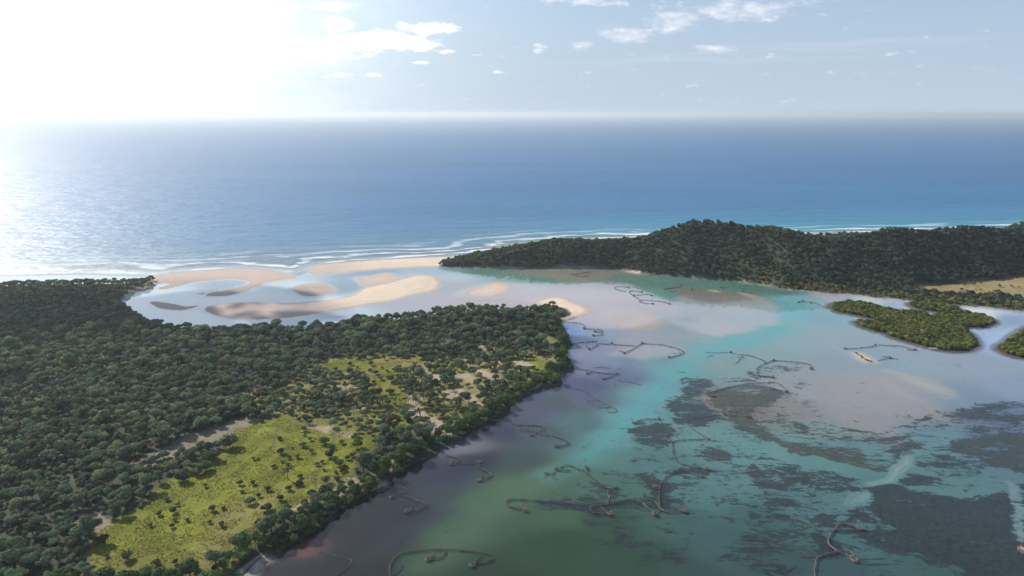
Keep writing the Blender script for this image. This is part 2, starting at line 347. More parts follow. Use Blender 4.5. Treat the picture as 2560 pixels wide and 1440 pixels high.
# ---------------------------------------------------------------- bed colours (sand and silt, some sky reflection and vignette painted in)
#BED_TABLE_BEGIN
BED = [
(340,745,190,205,222),(450,735,185,203,222),(560,712,180,200,222),(640,740,178,198,215),(760,755,175,195,212),(860,715,165,190,208),(700,720,178,198,215),
(560,800,190,205,220),(850,780,182,195,212),(1000,760,185,190,208),(1100,745,190,190,205),(1150,690,180,200,218),(1130,715,185,190,205),(1050,675,175,200,222),(950,682,180,195,212),
(1200,682,95,140,135),(1300,685,110,140,130),(1400,687,138,135,125),(1350,698,90,145,135),(1500,684,130,130,125),(1560,690,110,130,125),(1600,705,90,135,125),
(1700,715,85,130,125),(1680,735,80,140,135),(1750,745,120,125,120),(1850,745,130,125,118),(1800,720,90,130,120),(1880,720,75,120,115),(1950,730,80,125,120),(1650,735,90,150,145),
(1200,750,195,188,198),(1300,722,195,195,205),(1350,742,198,190,198),(1450,740,200,195,205),(1550,740,195,190,200),(1500,780,198,185,192),(1600,760,185,180,190),(1590,800,200,175,160),
(1680,790,160,175,185),(1750,780,165,180,190),(1850,780,170,185,198),(1900,800,165,180,192),(1780,820,175,175,180),(1700,820,150,165,180),(1600,850,160,165,185),
(1500,830,145,165,190),(1420,830,95,130,175),(1440,845,100,130,170),(1500,880,140,150,180),(1600,880,165,160,172),(1680,870,150,165,180),(1560,900,130,150,175),
(1480,920,125,135,165),(1550,940,110,125,155),(1450,960,95,100,135),(1650,900,110,160,175),
(1990,745,110,165,180),(1970,780,105,180,195),(1930,820,105,180,190),(1850,850,105,178,188),(1750,875,100,175,185),(1690,920,95,165,172),(1630,980,85,160,168),
(1580,1040,75,155,162),(1540,1090,80,150,155),(1480,1140,85,135,135),(1400,1180,85,115,100),(1300,1220,84,110,90),(1200,1250,80,106,90),(1150,1330,74,97,82),(1050,1400,64,82,72),
(2050,790,140,175,195),(2100,850,155,172,190),(2000,850,145,175,188),(1900,880,140,170,182),(1800,900,135,165,175),(2100,900,150,165,185),(2200,900,145,170,188),
(2300,900,150,168,190),(2450,920,150,165,190),(2540,960,140,160,190),(2200,960,165,160,170),(2100,980,160,158,165),(2000,960,150,160,170),(2250,1010,158,155,165),
(2150,1050,150,152,160),(2420,1000,125,150,175),(2500,1040,105,125,155),(2050,1060,130,150,155),(2000,1030,140,140,145),(1850,1010,130,125,125),
(2230,760,165,185,210),(2180,752,165,180,205),(2100,745,165,170,190),(2450,785,150,170,200),(2530,800,145,168,200),(2450,840,140,160,195),
(1750,1090,110,150,155),(1850,1120,100,150,155),(1900,1120,105,150,155),(1650,1150,90,130,135),(1800,1190,80,125,132),(1780,1230,75,120,125),(1900,1300,70,108,112),
(1700,1300,66,98,97),(1800,1350,62,94,98),(1950,1400,60,96,102),(1600,1400,56,80,72),(1400,1350,58,80,60),(1500,1300,60,85,75),(1400,1290,72,98,78),(1500,1200,75,110,105),
(1300,1400,60,80,62),(1250,1430,56,74,58),(1700,1430,56,82,82),
(2100,1220,85,130,140),(2200,1180,90,135,140),(2080,1150,95,145,150),(2400,1190,85,135,145),(2550,1200,85,130,145),(2480,1120,95,125,150),(2350,1100,105,145,160),
(2150,1120,105,140,150),(2050,1270,80,125,135),(2150,1360,70,115,120),(2250,1410,65,105,110),(2100,1420,60,95,105),(2350,1435,62,100,100),
(1400,1000,95,105,120),(1300,1020,85,88,110),(1250,1080,78,80,100),(1350,1080,90,105,115),(1450,1060,95,125,135),(1450,1000,98,115,135),(1150,1110,75,72,92),
(1200,1150,72,78,92),(1100,1180,65,65,85),(1300,1150,80,98,98),(1000,1220,70,66,84),(1100,1230,70,80,88),(900,1280,66,60,76),(1000,1280,68,72,84),(850,1320,68,58,70),
(950,1350,64,70,76),(750,1370,66,52,58),(750,1420,58,45,55),(650,1430,58,45,60),(850,1400,60,58,64),(950,1430,60,70,66)]
BEDK = [(0.96,0.93,0.93),(0.98,1.03,0.98),(0.27,0.39,0.52),(1.62,1.27,1.06),(1.68,1.32,1.09),(0.40,0.54,0.58),(1.11,1.08,0.97),(1.40,1.18,1.01),(0.93,0.94,1.00),(0.83,0.67,0.69),(0.89,0.69,0.68),(0.88,0.79,0.82),(0.84,0.67,0.65),(0.59,0.67,0.72),(0.27,0.46,0.63),(0.62,0.91,0.80),(0.79,1.01,0.87),(1.19,0.96,0.83),(0.79,0.96,0.86),(1.11,0.93,0.85),(0.85,0.96,0.89),(0.69,0.96,0.86),(0.70,0.95,0.89),(0.96,0.98,0.94),(1.07,0.86,0.79),(1.17,0.86,0.78),(0.67,1.02,0.91),(0.77,0.96,0.90),(0.72,0.94,0.92),(0.95,1.06,0.97),(0.94,0.69,0.65),(0.97,0.77,0.71),(0.94,0.68,0.66),(1.01,0.79,0.73),(1.04,0.79,0.73),(1.06,0.79,0.72),(0.95,0.71,0.66),(1.05,0.72,0.52),(0.83,0.76,0.71),(0.88,0.79,0.73),(0.91,0.81,0.78),(0.93,0.81,0.76),(0.97,0.77,0.67),(0.77,0.73,0.71),(0.88,0.72,0.74),(0.71,0.70,0.74),(1.89,1.24,1.68),(0.55,0.37,0.58),(0.74,0.65,0.75),(0.95,0.71,0.67),(0.83,0.74,0.72),(0.63,0.68,0.75),(0.73,0.63,0.74),(0.51,0.50,0.65),(0.44,0.37,0.65),(0.62,0.77,0.75),(1.09,1.17,1.24),(1.07,0.93,0.92),(0.84,0.83,0.76),(0.84,0.82,0.78),(0.88,0.81,0.77),(0.79,0.80,0.73),(0.98,0.80,0.76),(1.17,0.80,0.76),(0.91,0.79,0.74),(0.61,0.76,0.68),(0.70,0.92,0.61),(0.70,0.88,0.45),(0.61,0.83,0.48),(0.55,0.78,0.39),(0.35,0.63,0.25),(0.67,0.76,0.77),(0.85,0.77,0.77),(0.78,0.81,0.77),(0.77,0.79,0.75),(0.74,0.77,0.72),(0.81,0.74,0.76),(0.71,0.80,0.84),(0.85,0.79,0.81),(0.86,0.78,0.81),(0.80,0.77,0.83),(0.95,0.76,0.71),(0.93,0.76,0.70),(0.88,0.78,0.74),(0.94,0.76,0.72),(0.92,0.77,0.73),(0.73,0.76,0.81),(0.59,0.62,0.74),(0.79,0.80,0.74),(0.89,0.73,0.66),(0.84,0.62,0.48),(1.04,1.01,1.11),(1.58,1.47,1.18),(1.17,1.04,1.11),(2.36,1.79,1.25),(0.72,0.73,0.84),(1.16,1.16,1.32),(0.64,0.79,0.74),(0.59,0.81,0.77),(0.62,0.81,0.77),(0.50,0.75,0.70),(0.79,0.96,0.92),(0.77,0.93,0.89),(0.51,0.70,0.63),(0.57,0.85,0.72),(0.59,0.83,0.77),(0.55,0.66,0.62),(0.46,0.75,0.44),(0.38,0.67,0.36),(0.43,0.72,0.36),(0.60,0.84,0.41),(0.58,0.88,0.70),(0.44,0.73,0.36),(0.32,0.62,0.30),(0.51,0.80,0.67),(0.65,0.77,0.75),(0.56,0.79,0.73),(0.60,0.80,0.75),(0.69,0.77,0.74),(0.71,0.75,0.76),(0.60,0.68,0.75),(0.60,0.78,0.78),(0.64,0.78,0.76),(0.67,0.76,0.74),(0.65,0.75,0.71),(0.59,0.72,0.67),(0.62,0.66,0.66),(0.60,0.76,0.65),(0.48,0.42,0.44),(0.61,0.41,0.85),(0.25,0.23,0.49),(0.43,0.49,0.47),(0.45,0.65,0.62),(0.48,0.55,0.63),(2.56,0.97,1.96),(0.15,0.13,0.24),(0.24,0.24,0.46),(0.35,0.49,0.34),(0.39,0.18,0.25),(0.32,0.44,0.46),(0.18,0.22,0.14),(0.17,0.15,0.16),(0.17,0.24,0.16),(0.20,0.16,0.14),(2.35,1.12,0.91),(0.24,0.38,0.26),(0.24,0.38,0.22),(0.22,0.24,0.20),(0.22,0.18,0.18)]
#BED_TABLE_END
CHANNEL = [(1925, 745), (1950, 780), (1935, 808), (1880, 825), (1810, 842), (1755, 865), (1710, 886), (1650, 930), (1580, 985), (1530, 1040), (1480, 1100), (1405, 1155), (1350, 1190),
  (1380, 1200), (1445, 1165), (1520, 1120), (1580, 1072), (1630, 1038), (1690, 985), (1722, 932), (1780, 895), (1880, 868), (1980, 838), (2022, 792), (2022, 750), (1980, 738)]
SHALLOW = [  # submerged sand shapes: outline, colour, strength, soft edge in metres
 (CHANNEL, (88, 172, 178), .45, 7),
 (z8([(2300, 330), (2000, 480), (1800, 600), (1500, 760), (1300, 900), (1200, 1073), (1480, 1073), (1700, 850), (1900, 650), (2100, 500), (2330, 400)]), (84, 108, 82), .5, 6),
 (z8([(1450, 640), (1300, 720), (1100, 850), (1000, 960), (1150, 940), (1350, 800), (1600, 660)]), (50, 54, 62), .6, 5), (z8([(2250, 430), (2000, 620), (1700, 830), (1620, 960), (1800, 900), (2100, 700), (2350, 500)]), (62, 84, 70), .45, 6),
 (z8([(540, 950), (600, 940), (650, 975), (640, 1000), (550, 995)]), (40, 40, 58), .7, 1.5),
 (z7([(820, 30), (1000, 42), (1200, 30), (1290, 60), (1340, 120), (1310, 180), (1200, 213), (1060, 243), (1000, 235), (860, 200), (800, 170), (780, 110)]), (180, 182, 190), .6, 3),
 (z7([(1000, 185), (1100, 190), (1220, 205), (1060, 238), (1000, 225)]), (196, 180, 176), .6, 3), (z7([(840, 150), (900, 142), (960, 165), (940, 180), (860, 172)]), (122, 148, 152), .6, 4),
 (z7([(560, 340), (610, 330), (650, 370), (640, 430), (580, 440), (540, 390)]), (105, 115, 145), .55, 5), (z7([(290, 460), (360, 480), (440, 520), (430, 570), (340, 560), (260, 520)]), (84, 84, 112), .6, 5),
 (z7([(470, 330), (560, 300), (660, 275), (820, 285), (850, 320), (780, 340), (700, 350), (560, 350)]), (172, 172, 186), .5, 3),
 (z4([(1160, 355), (1280, 392), (1400, 436), (1412, 480), (1330, 522), (1200, 542), (1080, 520), (1180, 470), (1240, 420)]), (215, 180, 150), .8, 3),
 (z4([(170, 290), (300, 250), (440, 225), (560, 235), (600, 280), (480, 310), (620, 335), (740, 350), (770, 400), (700, 430), (540, 420), (440, 350), (300, 310)]), (225, 195, 170), .8, 3),
 (z4([(0, 110), (560, 105), (1000, 110), (1180, 100), (1300, 180), (1500, 260), (1640, 340), (1640, 410), (1500, 480), (1300, 535), (1000, 560), (740, 560), (620, 480), (500, 480), (560, 300), (180, 290), (-300, 260), (-420, 200), (-200, 130)]), (204, 192, 200), .55, 4),
 (z4([(1640, 490), (1900, 450), (2200, 500), (2500, 540), (2300, 590), (2150, 620), (2000, 600), (1800, 560)]), (185, 182, 188), .5, 8),
 (z3([(1180, 975), (1300, 1000), (1500, 1050), (1700, 1110), (1850, 1180), (1880, 1225), (1800, 1255), (1700, 1220), (1500, 1130), (1300, 1040)]), (190, 180, 160), .85, 6),
 (z3([(1080, 1060), (1200, 1090), (1290, 1160), (1400, 1220), (1600, 1290), (1500, 1270), (1250, 1190), (1150, 1120)]), (182, 172, 158), .6, 5),
 (z3([(400, 1000), (900, 930), (1300, 1000), (1850, 1180), (1880, 1240), (1650, 1330), (1300, 1400), (800, 1440), (500, 1420), (350, 1250)]), (160, 158, 164), .35, 14),
 (z9([(700, 470), (1100, 455), (1280, 470), (1200, 520), (1000, 530), (750, 500)]), (150, 138, 122), .7, 5),
 (z4([(1560, 170), (1700, 140), (1900, 150), (2200, 180), (2420, 230), (2440, 262), (2200, 290), (2000, 310), (1850, 290), (1700, 240)]), (130, 122, 112), .8, 5),
 (z4([(1930, 168), (2000, 172), (2100, 190), (2090, 196), (1980, 182)]), (205, 190, 170), 1, 1.5),
 (z4([(2250, 190), (2330, 200), (2440, 245), (2430, 262), (2360, 235), (2280, 205)]), (190, 172, 155), .9, 2),
 (z4([(1890, 1215), (1930, 1225), (2000, 1330), (2090, 1400), (2150, 1450), (2080, 1440), (1980, 1360), (1900, 1260)]), (160, 135, 125), .8, 1.5),
 (z2([(1105, 470), (1190, 440), (1170, 520), (1120, 600), (1030, 660), (860, 700), (800, 690), (1000, 610), (1080, 540)]), (150, 165, 165), .7, 1.5),
 (z2([(600, 830), (700, 790), (800, 740), (880, 780), (820, 820), (650, 850)]), (125, 155, 158), .6, 1.5),
 (z2([(1995, 690), (2020, 690), (2020, 760), (2070, 850), (2100, 920), (2070, 950), (2060, 1050), (2110, 1150), (2000, 1110), (2040, 1000), (2030, 880), (1985, 780)]), (140, 155, 160), .9, 1),
 ([(870, 690), (930, 688), (1000, 682), (1080, 682), (1110, 700), (1000, 705), (910, 720), (890, 705)], (205, 185, 185), .6, 5),
 ([(1120, 735), (1180, 715), (1250, 700), (1300, 718), (1280, 738), (1230, 748), (1170, 745)], (212, 192, 188), .6, 4),
 (z3([(380, 195), (480, 205), (640, 220), (600, 235), (440, 225)]), (200, 175, 155), .9, 1.5),
 (z5([(300, 1150), (420, 1110), (470, 1130), (400, 1170), (260, 1230)]), (60, 46, 44), .35, 4),
 (z4([(500, 490), (560, 500), (640, 560), (640, 640), (580, 690), (560, 640), (520, 560)]), (75, 115, 175), .6, 5),
]
WEED = [
 ([(1600, 1050), (1740, 950), (1980, 950), (2060, 1040), (2200, 1090), (2350, 1040), (2560, 1005), (2800, 1000), (2800, 1450), (2000, 1450), (1850, 1390), (1700, 1260), (1560, 1170)], .41, .2),
 ([(1430, 1190), (1560, 1170), (1700, 1270), (1740, 1400), (1560, 1400), (1450, 1330)], .40, .1),
 (z7([(1210, 870), (1330, 880), (1400, 920), (1440, 1000), (1400, 1080), (1300, 1110), (1230, 1080), (1220, 960)]), .64, .3), (z7([(1380, 930), (1500, 900), (1650, 930), (1760, 960), (1720, 1020), (1600, 1040), (1480, 1000)]), .68, .1),
 (z7([(1290, 1100), (1400, 1130), (1550, 1180), (1500, 1240), (1560, 1290), (1620, 1310), (1540, 1320), (1480, 1250), (1350, 1190)]), .64, .2), (z7([(620, 920), (760, 930), (800, 1000), (780, 1060), (700, 1080), (640, 1000)]), .68, .1),
 (z7([(1850, 1120), (1750, 1180), (1900, 1290), (2100, 1380), (2000, 1290), (1950, 1200)]), .66, .1), # seagrass and algae beds: outline, density, brownness
 ([(2161, 1214), (2201, 1208), (2250, 1211), (2287, 1220), (2348, 1232), (2409, 1244), (2455, 1238), (2500, 1226), (2560, 1210), (2700, 1200), (2800, 1440), (2440, 1450), (2394, 1434),
   (2363, 1412), (2317, 1394), (2271, 1385), (2226, 1376), (2180, 1360), (2134, 1345), (2116, 1330), (2149, 1325), (2225, 1320), (2186, 1290), (2164, 1263)], .92, .15),
 ([(2378, 1092), (2450, 1080), (2560, 1085), (2750, 1080), (2750, 1185), (2560, 1180), (2500, 1170), (2440, 1150), (2390, 1135), (2378, 1110)], .8, .5),
 ([(2340, 1035), (2400, 1010), (2560, 1000), (2750, 1000), (2750, 1080), (2440, 1080), (2380, 1060)], .62, .1),
 ([(1762, 985), (1800, 968), (1880, 958), (1950, 962), (1965, 985), (1930, 1010), (1880, 1020), (1880, 1045), (1920, 1072), (1950, 1090), (2000, 1110), (2060, 1116), (2130, 1113), (2142, 1128),
   (2158, 1163), (2245, 1160), (2250, 1171), (2190, 1174), (2134, 1167), (2073, 1155), (1996, 1136), (1920, 1106), (1870, 1078), (1830, 1058), (1790, 1035)], .78, 1),
 ([(1725, 947), (1760, 944), (1785, 958), (1762, 985), (1762, 1000), (1785, 1030), (1815, 1052), (1760, 1066), (1700, 1056), (1665, 1045), (1668, 1020), (1700, 995), (1712, 970)], .72, .1),
 ([(1585, 1060), (1620, 1050), (1655, 1047), (1680, 1075), (1692, 1100), (1670, 1117), (1630, 1115), (1600, 1098), (1567, 1085), (1575, 1070)], .78, .2),
 ([(1690, 1035), (1740, 1042), (1800, 1055), (1757, 1072), (1720, 1072)], .66, .1), ([(1680, 1080), (1700, 1080), (1700, 1120), (1680, 1118)], .7, .1),
 ([(1668, 1172), (1720, 1164), (1772, 1174), (1750, 1183), (1690, 1188)], .85, .1),
 ([(1585, 1183), (1650, 1188), (1672, 1202), (1665, 1232), (1640, 1242), (1608, 1228), (1592, 1205)], .76, .1),
 ([(1350, 1247), (1450, 1253), (1530, 1250), (1600, 1245), (1662, 1232), (1668, 1255), (1620, 1262), (1560, 1262), (1505, 1272), (1492, 1292), (1465, 1288), (1450, 1270), (1400, 1262), (1355, 1257)], .85, .1),
 ([(1455, 1195), (1490, 1203), (1522, 1222), (1500, 1226), (1460, 1212)], .72, .2), ([(1500, 1238), (1550, 1228), (1560, 1245), (1510, 1250)], .75, .1), ([(1370, 1175), (1392, 1175), (1385, 1190), (1368, 1190)], .7, .2),
 ([(1530, 1312), (1600, 1313), (1608, 1340), (1570, 1372), (1545, 1382), (1552, 1345), (1533, 1325)], .7, .1), ([(1628, 1370), (1690, 1380), (1692, 1402), (1650, 1404), (1622, 1390)], .7, .1),
 ([(1455, 1290), (1482, 1298), (1480, 1330), (1458, 1320)], .66, .2), ([(1605, 1350), (1640, 1345), (1640, 1372), (1600, 1372)], .6, .1), ([(1800, 1370), (1860, 1380), (1860, 1400), (1805, 1395)], .6, .1),
 ([(1930, 1160), (1990, 1165), (2060, 1188), (2130, 1198), (2162, 1225), (2130, 1242), (2080, 1242), (2020, 1225), (1980, 1207), (1940, 1190)], .68, .1),
 ([(1895, 1180), (1960, 1198), (2002, 1250), (1990, 1272), (1930, 1277), (1897, 1255)], .72, .2),
 ([(1930, 1280), (1990, 1290), (2082, 1283), (2088, 1300), (2040, 1317), (2000, 1328), (1960, 1312), (1935, 1297)], .76, .3),
 ([(2022, 1335), (2070, 1328), (2092, 1370), (2082, 1388), (2038, 1380)], .85, .1), ([(2115, 1256), (2142, 1256), (2168, 1280), (2170, 1297), (2150, 1294), (2130, 1277)], .84, .1),
 ([(2248, 1196), (2310, 1182), (2357, 1190), (2340, 1202), (2280, 1207)], .85, .1), ([(2280, 1133), (2340, 1138), (2440, 1153), (2442, 1168), (2380, 1172), (2310, 1168), (2282, 1155)], .7, .2),
 ([(2080, 1086), (2150, 1094), (2240, 1088), (2276, 1088), (2272, 1106), (2200, 1110), (2130, 1110)], .7, .8), ([(2230, 1100), (2290, 1098), (2330, 1125), (2270, 1130), (2200, 1130)], .6, .4),
 ([(1735, 1118), (1790, 1118), (1830, 1138), (1842, 1160), (1800, 1158), (1770, 1142)], .72, .6), ([(1868, 1155), (1918, 1160), (1925, 1260), (1895, 1265), (1885, 1210)], .66, .3),
 ([(1890, 915), (1935, 903), (2020, 911), (2022, 926), (1945, 937), (1925, 944), (1895, 940)], .6, .2), ([(1866, 920), (1880, 918), (1890, 938), (1925, 945), (1890, 948)], .68, .1),
 ([(1850, 940), (1920, 950), (1880, 956), (1800, 965), (1790, 950)], .6, .2), ([(1700, 942), (1724, 944), (1712, 962), (1700, 958)], .7, .1),
 ([(1840, 893), (1862, 888), (1862, 898), (1842, 912)], .72, .1), ([(1475, 998), (1500, 1000), (1530, 1018), (1500, 1012)], .68, .1), ([(1680, 872), (1700, 868), (1700, 885), (1676, 890)], .6, .1),
 ([(720, 1395), (768, 1400), (765, 1412), (722, 1408)], .78, .1), ([(1850, 1290), (2030, 1300), (2030, 1450), (1850, 1450)], .5, .1), ([(2040, 1150), (2200, 1150), (2100, 1250), (1950, 1250)], .5, .1),
 ([(1312, 1068), (1335, 1070), (1330, 1088), (1318, 1085)], .72, .1), ([(1930, 1040), (1980, 1035), (2060, 1085), (2150, 1090), (2100, 1098), (2000, 1080), (1940, 1060)], .55, .4),
 ([(1980, 955), (2010, 950), (2000, 975), (1990, 962)], .6, .1), ([(1485, 915), (1560, 905), (1570, 930), (1480, 945)], .5, .1),
 ([(686, 724), (730, 720), (765, 712), (750, 722), (762, 735), (745, 734), (732, 727), (690, 728)], .75, .5),
]
WEEDL = [([(2045, 1046), (2090, 1065), (2130, 1076), (2180, 1081), (2240, 1067), (2290, 1060), (2330, 1040), (2350, 1028)], 1.6, .68),
 ([(1950, 1045), (2010, 1070), (2080, 1095)], 1.2, .6)]
def bed_colour(X, Y, raw=None):
    """smooth interpolation of the bed samples"""
    P = np.array([at(b[0], b[1]) for b in BED]); C = np.array([lin(b[2:5]) for b in BED]) * np.array(BEDK).reshape(len(BED), -1)
    u = X / np.maximum(Y, 50); v = np.log(np.hypot(X, Y)) * 1.3
    pu = P[:, 0] / P[:, 1]; pv = np.log(np.hypot(P[:, 0], P[:, 1])) * 1.3
    num = np.zeros(X.shape + (3,)); den = np.zeros(X.shape)
    for i in range(len(BED)):
        w = 1.0 / (((u - pu[i]) ** 2 + (v - pv[i]) ** 2) + 1.5e-4) ** 2
        num += w[..., None] * C[i]; den += w
    out = num / den[..., None]; m = out.mean(-1, keepdims=True)
    f = .85 * np.clip((np.minimum(out[..., 0:1], out[..., 2:3]) - out[..., 1:2]) / (m * .22), 0, 1) * (1 - sst(m, .10, .30))
    return out * (1 - f) + m * f * np.array([.98, .97, 1.05])
SANDC = np.array([.66, .54, .42])

def ground_fields(X, Y):
    z, dA, dB, bars, dM, bz = height(X, Y, True)
    wx = X + (fbm(X, Y, 14, 4) - .5) * 9; wy = Y + (fbm(X + 99, Y, 14, 4) - .5) * 9
    col = bed_colour(X + (wx - X) * .5, Y + (wy - Y) * .5)
    col = (col * .72 + col.mean(-1, keepdims=True) * .28) * np.array([.95, .97, .92])
    nz = fbm(X, Y, 6, 3)
    for pts, c, k, soft in SHALLOW:
        P = chaikin(world(pts), 2); d = sdf(wx, wy, P, 40)
        m = (sst(d, -soft, soft) * k)[..., None]
        col = col * (1 - m) + (lin(c) * SHK)[None] * m
    weed = np.full(X.shape, .30); brown = np.zeros(X.shape)
    for pts, dn, br in WEED:
        P = chaikin(world(pts), 1); d = sdf(wx, wy, P, 40)
        m = sst(d, -3.5, 2.5); weed = np.maximum(weed, .30 + (dn + .10 - .30) * m); brown = np.maximum(brown, br * m)
    for pts in (z2([(1985, 690), (2030, 690), (2030, 760), (2080, 850), (2120, 920), (2085, 950), (2070, 1050), (2120, 1160), (1990, 1110), (2030, 1000), (2020, 880), (1975, 780)]),
                z2([(1100, 470), (1195, 435), (1180, 520), (1130, 600), (1040, 665), (860, 705), (790, 690), (1000, 605), (1075, 540)]), z2([(580, 840), (700, 785), (800, 735), (890, 780), (820, 825), (650, 860)]),
                z1([(1840, 60), (2095, 150), (2095, 330), (1800, 235), (1700, 330), (1900, 400), (2095, 470), (2095, 345)])[:0] or z2([(0, 345), (250, 445), (500, 505), (900, 570), (760, 640), (500, 560), (200, 500), (0, 420)])):
        m = sst(sdf(wx, wy, chaikin(world(pts), 1), 30), -2, 1.5); weed = weed * (1 - m) + .22 * m
    for pts, wd_, dn in WEEDL:
        d, _ = segdist(wx, wy, chaikin(world(pts), 2, False), False)
        weed = np.maximum(weed, .28 + (dn - .28) * sst(-d, -wd_ * 2.2, -wd_ * .4))
    far = sst(Y, 330, 470); weed = weed * (1 - far * .4) - .05 * far
    weed = weed - .25 * sst(700 - (X * 0), 0, 1) * (X < -40) * (Y < 400) * 0
    # sand above and just below the water
    sandm = sst(bars, -6.0, 1.5)[..., None] ** .8
    wet = sst(bz, -.05, .30)
    n = fbm(X, Y, 25, 4)
    dry = SANDC[None] * (.92 + .2 * n[..., None])
    wet_shade_c = np.array([.50, .405, .35])
    # left bars moist, with cloud shade painted in; main bar's outer half is dry
    damp_shade = 1 - sst(X + .15 * (Y - 500), -165, -105)
    damp_shade = np.clip(damp_shade + (n - .5) * .5, 0, 1)
    wl = np.clip(1 - wet + damp_shade * .9, 0, 1)[..., None]
    sc = dry * (1 - wl) + wet_shade_c[None] * wl
    sc = sc * (1 + .03 * np.sin(bars / 1.3 + 9 * fbm(X, Y, 18, 3)) + .10 * (fbm(X * .6, Y * 1.4, 7, 4) - .5))[..., None]
    col = col * (1 - sandm) + sc * sandm
    weed = weed * (1 - sandm[..., 0]) + .0 * sandm[..., 0]
        # land
    la = sst(np.maximum(np.maximum(dA, dB), dM), -1.5, 1.0)
    floor = np.array([.060, .068, .045])[None] * (.7 + .6 * fbm(X, Y, 8, 3)[..., None])
    lcol = floor.copy()
    grass = np.array([.165, .176, .020])[None] * (.55 + .9 * fbm(X, Y, 10, 5)[..., None])
    straw = np.array([.23, .19, .075])[None]
    sg = sst(fbm(X, Y, 33, 4), .42, .66)[..., None] * .65
    grass = grass * (1 - sg) + straw * sg
    gm = np.zeros(X.shape)
    for P in MEADOW: gm = np.maximum(gm, sst(sdf(wx, wy, P, 30), -2.5, 1.5))
    sc_ = np.maximum(sst(sdf(wx, wy, SCRUB, 30), -4, 4), .8 * sst(sdf(wx, wy, SCRUB2, 30), -4, 4))
    sandn = sst(fbm(X, Y, 13, 4), .50, .60)
    lcol = lcol * (1 - sc_[..., None]) + (grass * .75 + .25 * np.array([.2, .17, .09])) * sc_[..., None]
    lcol = lcol * (1 - gm[..., None]) + grass * gm[..., None]
    sm = np.zeros(X.shape)
    for P, k in SANDY: sm = np.maximum(sm, k * sst(sdf(wx, wy, P, 30) + (nz - .5) * 5, -2.0, 1.2))
    east = sst(X, -75, -35)
    sm = np.maximum(sm, sc_ * sandn * .32 * east)
    sand2 = np.array([.44, .36, .26])[None] * (.8 + .3 * nz[..., None])
    lcol = lcol * (1 - sm[..., None]) + sand2 * sm[..., None]
    for pts in (z5([(190, 250), (160, 330), (150, 400), (120, 450)]), z5([(640, 300), (640, 420), (620, 510), (560, 580), (460, 670), (490, 740), (510, 820)])):
        d, _ = segdist(X, Y, chaikin(world(pts), 2, False), False); pm = (sst(1.1 - d, 0, .7) * .6)[..., None]
        lcol = lcol * (1 - pm) + np.array([.10, .085, .05])[None] * pm
    # shore beaches, mud rims of the mangroves, tan flat behind
    mud = sst(dM, -2.5, -.5)[..., None] * (1 - sst(dM, 1.5, 3))[..., None]
    tn = sst(sdf(wx, wy, TANB, 30), -4, 4)[..., None]
    tanc = np.array([.30, .225, .11])[None] * (.75 + .5 * fbm(X, Y, 18, 4)[..., None]) + sst(fbm(X, Y, 9, 3), .55, .7)[..., None] * np.array([-.05, .0, -.01])
    lcol = lcol * (1 - tn) + tanc * tn
    mm = sst(dM, -1, 1)[..., None]
    lcol = lcol * (1 - mm) + np.array([.055, .05, .035])[None] * mm
    edgeB = (sst(dB, -1.5, .5) * (1 - sst(dB, 2, 4)) * sst(n, .45, .6))[..., None]
    lcol = lcol * (1 - edgeB) + np.array([.30, .25, .19])[None] * edgeB
    seaB = sst(12 - segdist(X, Y, world(SEA_B), False)[0], 0, 6) * (dB > -3); lcol = lcol * (1 - seaB[..., None]) + dry * seaB[..., None]
    seaA = sst(Y, 560, 600) * (1 - sst(dA, 5, 9)) * sst(-X, 150, 170); lcol = lcol * (1 - seaA[..., None]) + dry * seaA[..., None]
    col = col * (1 - la[..., None]) + lcol * la[..., None]
    # bare sand under the spit and beach where they meet the land
    sb = (sst(bars, 0, 2) * (1 - sst(np.maximum(dA, dB), 2, 6)))[..., None]
    col = col * (1 - sb) + sc * sb
    weed = np.where(la > .4, 0, weed)
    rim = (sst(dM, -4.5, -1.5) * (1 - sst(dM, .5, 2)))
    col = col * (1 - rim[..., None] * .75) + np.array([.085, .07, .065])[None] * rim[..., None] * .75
    return z, col, weed, brown, la, gm
SHK = .85

def tag(o, label=None, cat=None, group=None, kind=None):
    if label: o['label'] = label
    if cat: o['category'] = cat
    if group: o['group'] = group
    if kind: o['kind'] = kind
    return o
def mesh_obj(name, V, F, mat=None, parent=None, link=True, smooth=False):
    me = bpy.data.meshes.new(name)
    V = np.asarray(V, np.float32); F = np.asarray(F, np.int32)
    me.vertices.add(len(V)); me.vertices.foreach_set('co', V.ravel())
    k = F.shape[1]
    me.loops.add(F.size); me.loops.foreach_set('vertex_index', F.ravel())
    me.polygons.add(len(F)); me.polygons.foreach_set('loop_start', np.arange(0, F.size, k, dtype=np.int32))
    me.polygons.foreach_set('use_smooth', np.full(len(F), smooth))
    me.update(calc_edges=True)
    o = bpy.data.objects.new(name, me)
    if mat: me.materials.append(mat)
    if link: COL.objects.link(o)
    if parent: o.parent = parent
    return o
def empty(name, loc, parent=None):
    o = bpy.data.objects.new(name, None); COL.objects.link(o); o.location = loc; o.empty_display_size = .3
    if parent: o.parent = parent
    return o
def fattr(o, name, arr):
    a = o.data.attributes.new(name, 'FLOAT', 'POINT'); a.data.foreach_set('value', np.asarray(arr, np.float32).ravel())
def cattr(o, name, arr):
    a = o.data.attributes.new(name, 'FLOAT_COLOR', 'POINT')
    b = np.ones((len(arr), 4), np.float32); b[:, :3] = arr; a.data.foreach_set('color', b.ravel())
def grid_faces(nr, nc):
    i = np.arange(nr - 1)[:, None] * nc + np.arange(nc - 1)[None]
    return np.stack([i, i + 1, i + nc + 1, i + nc], -1).reshape(-1, 4)
def newmat(name):
    m = bpy.data.materials.new(name); m.use_nodes = True; return m, NT(m.node_tree)

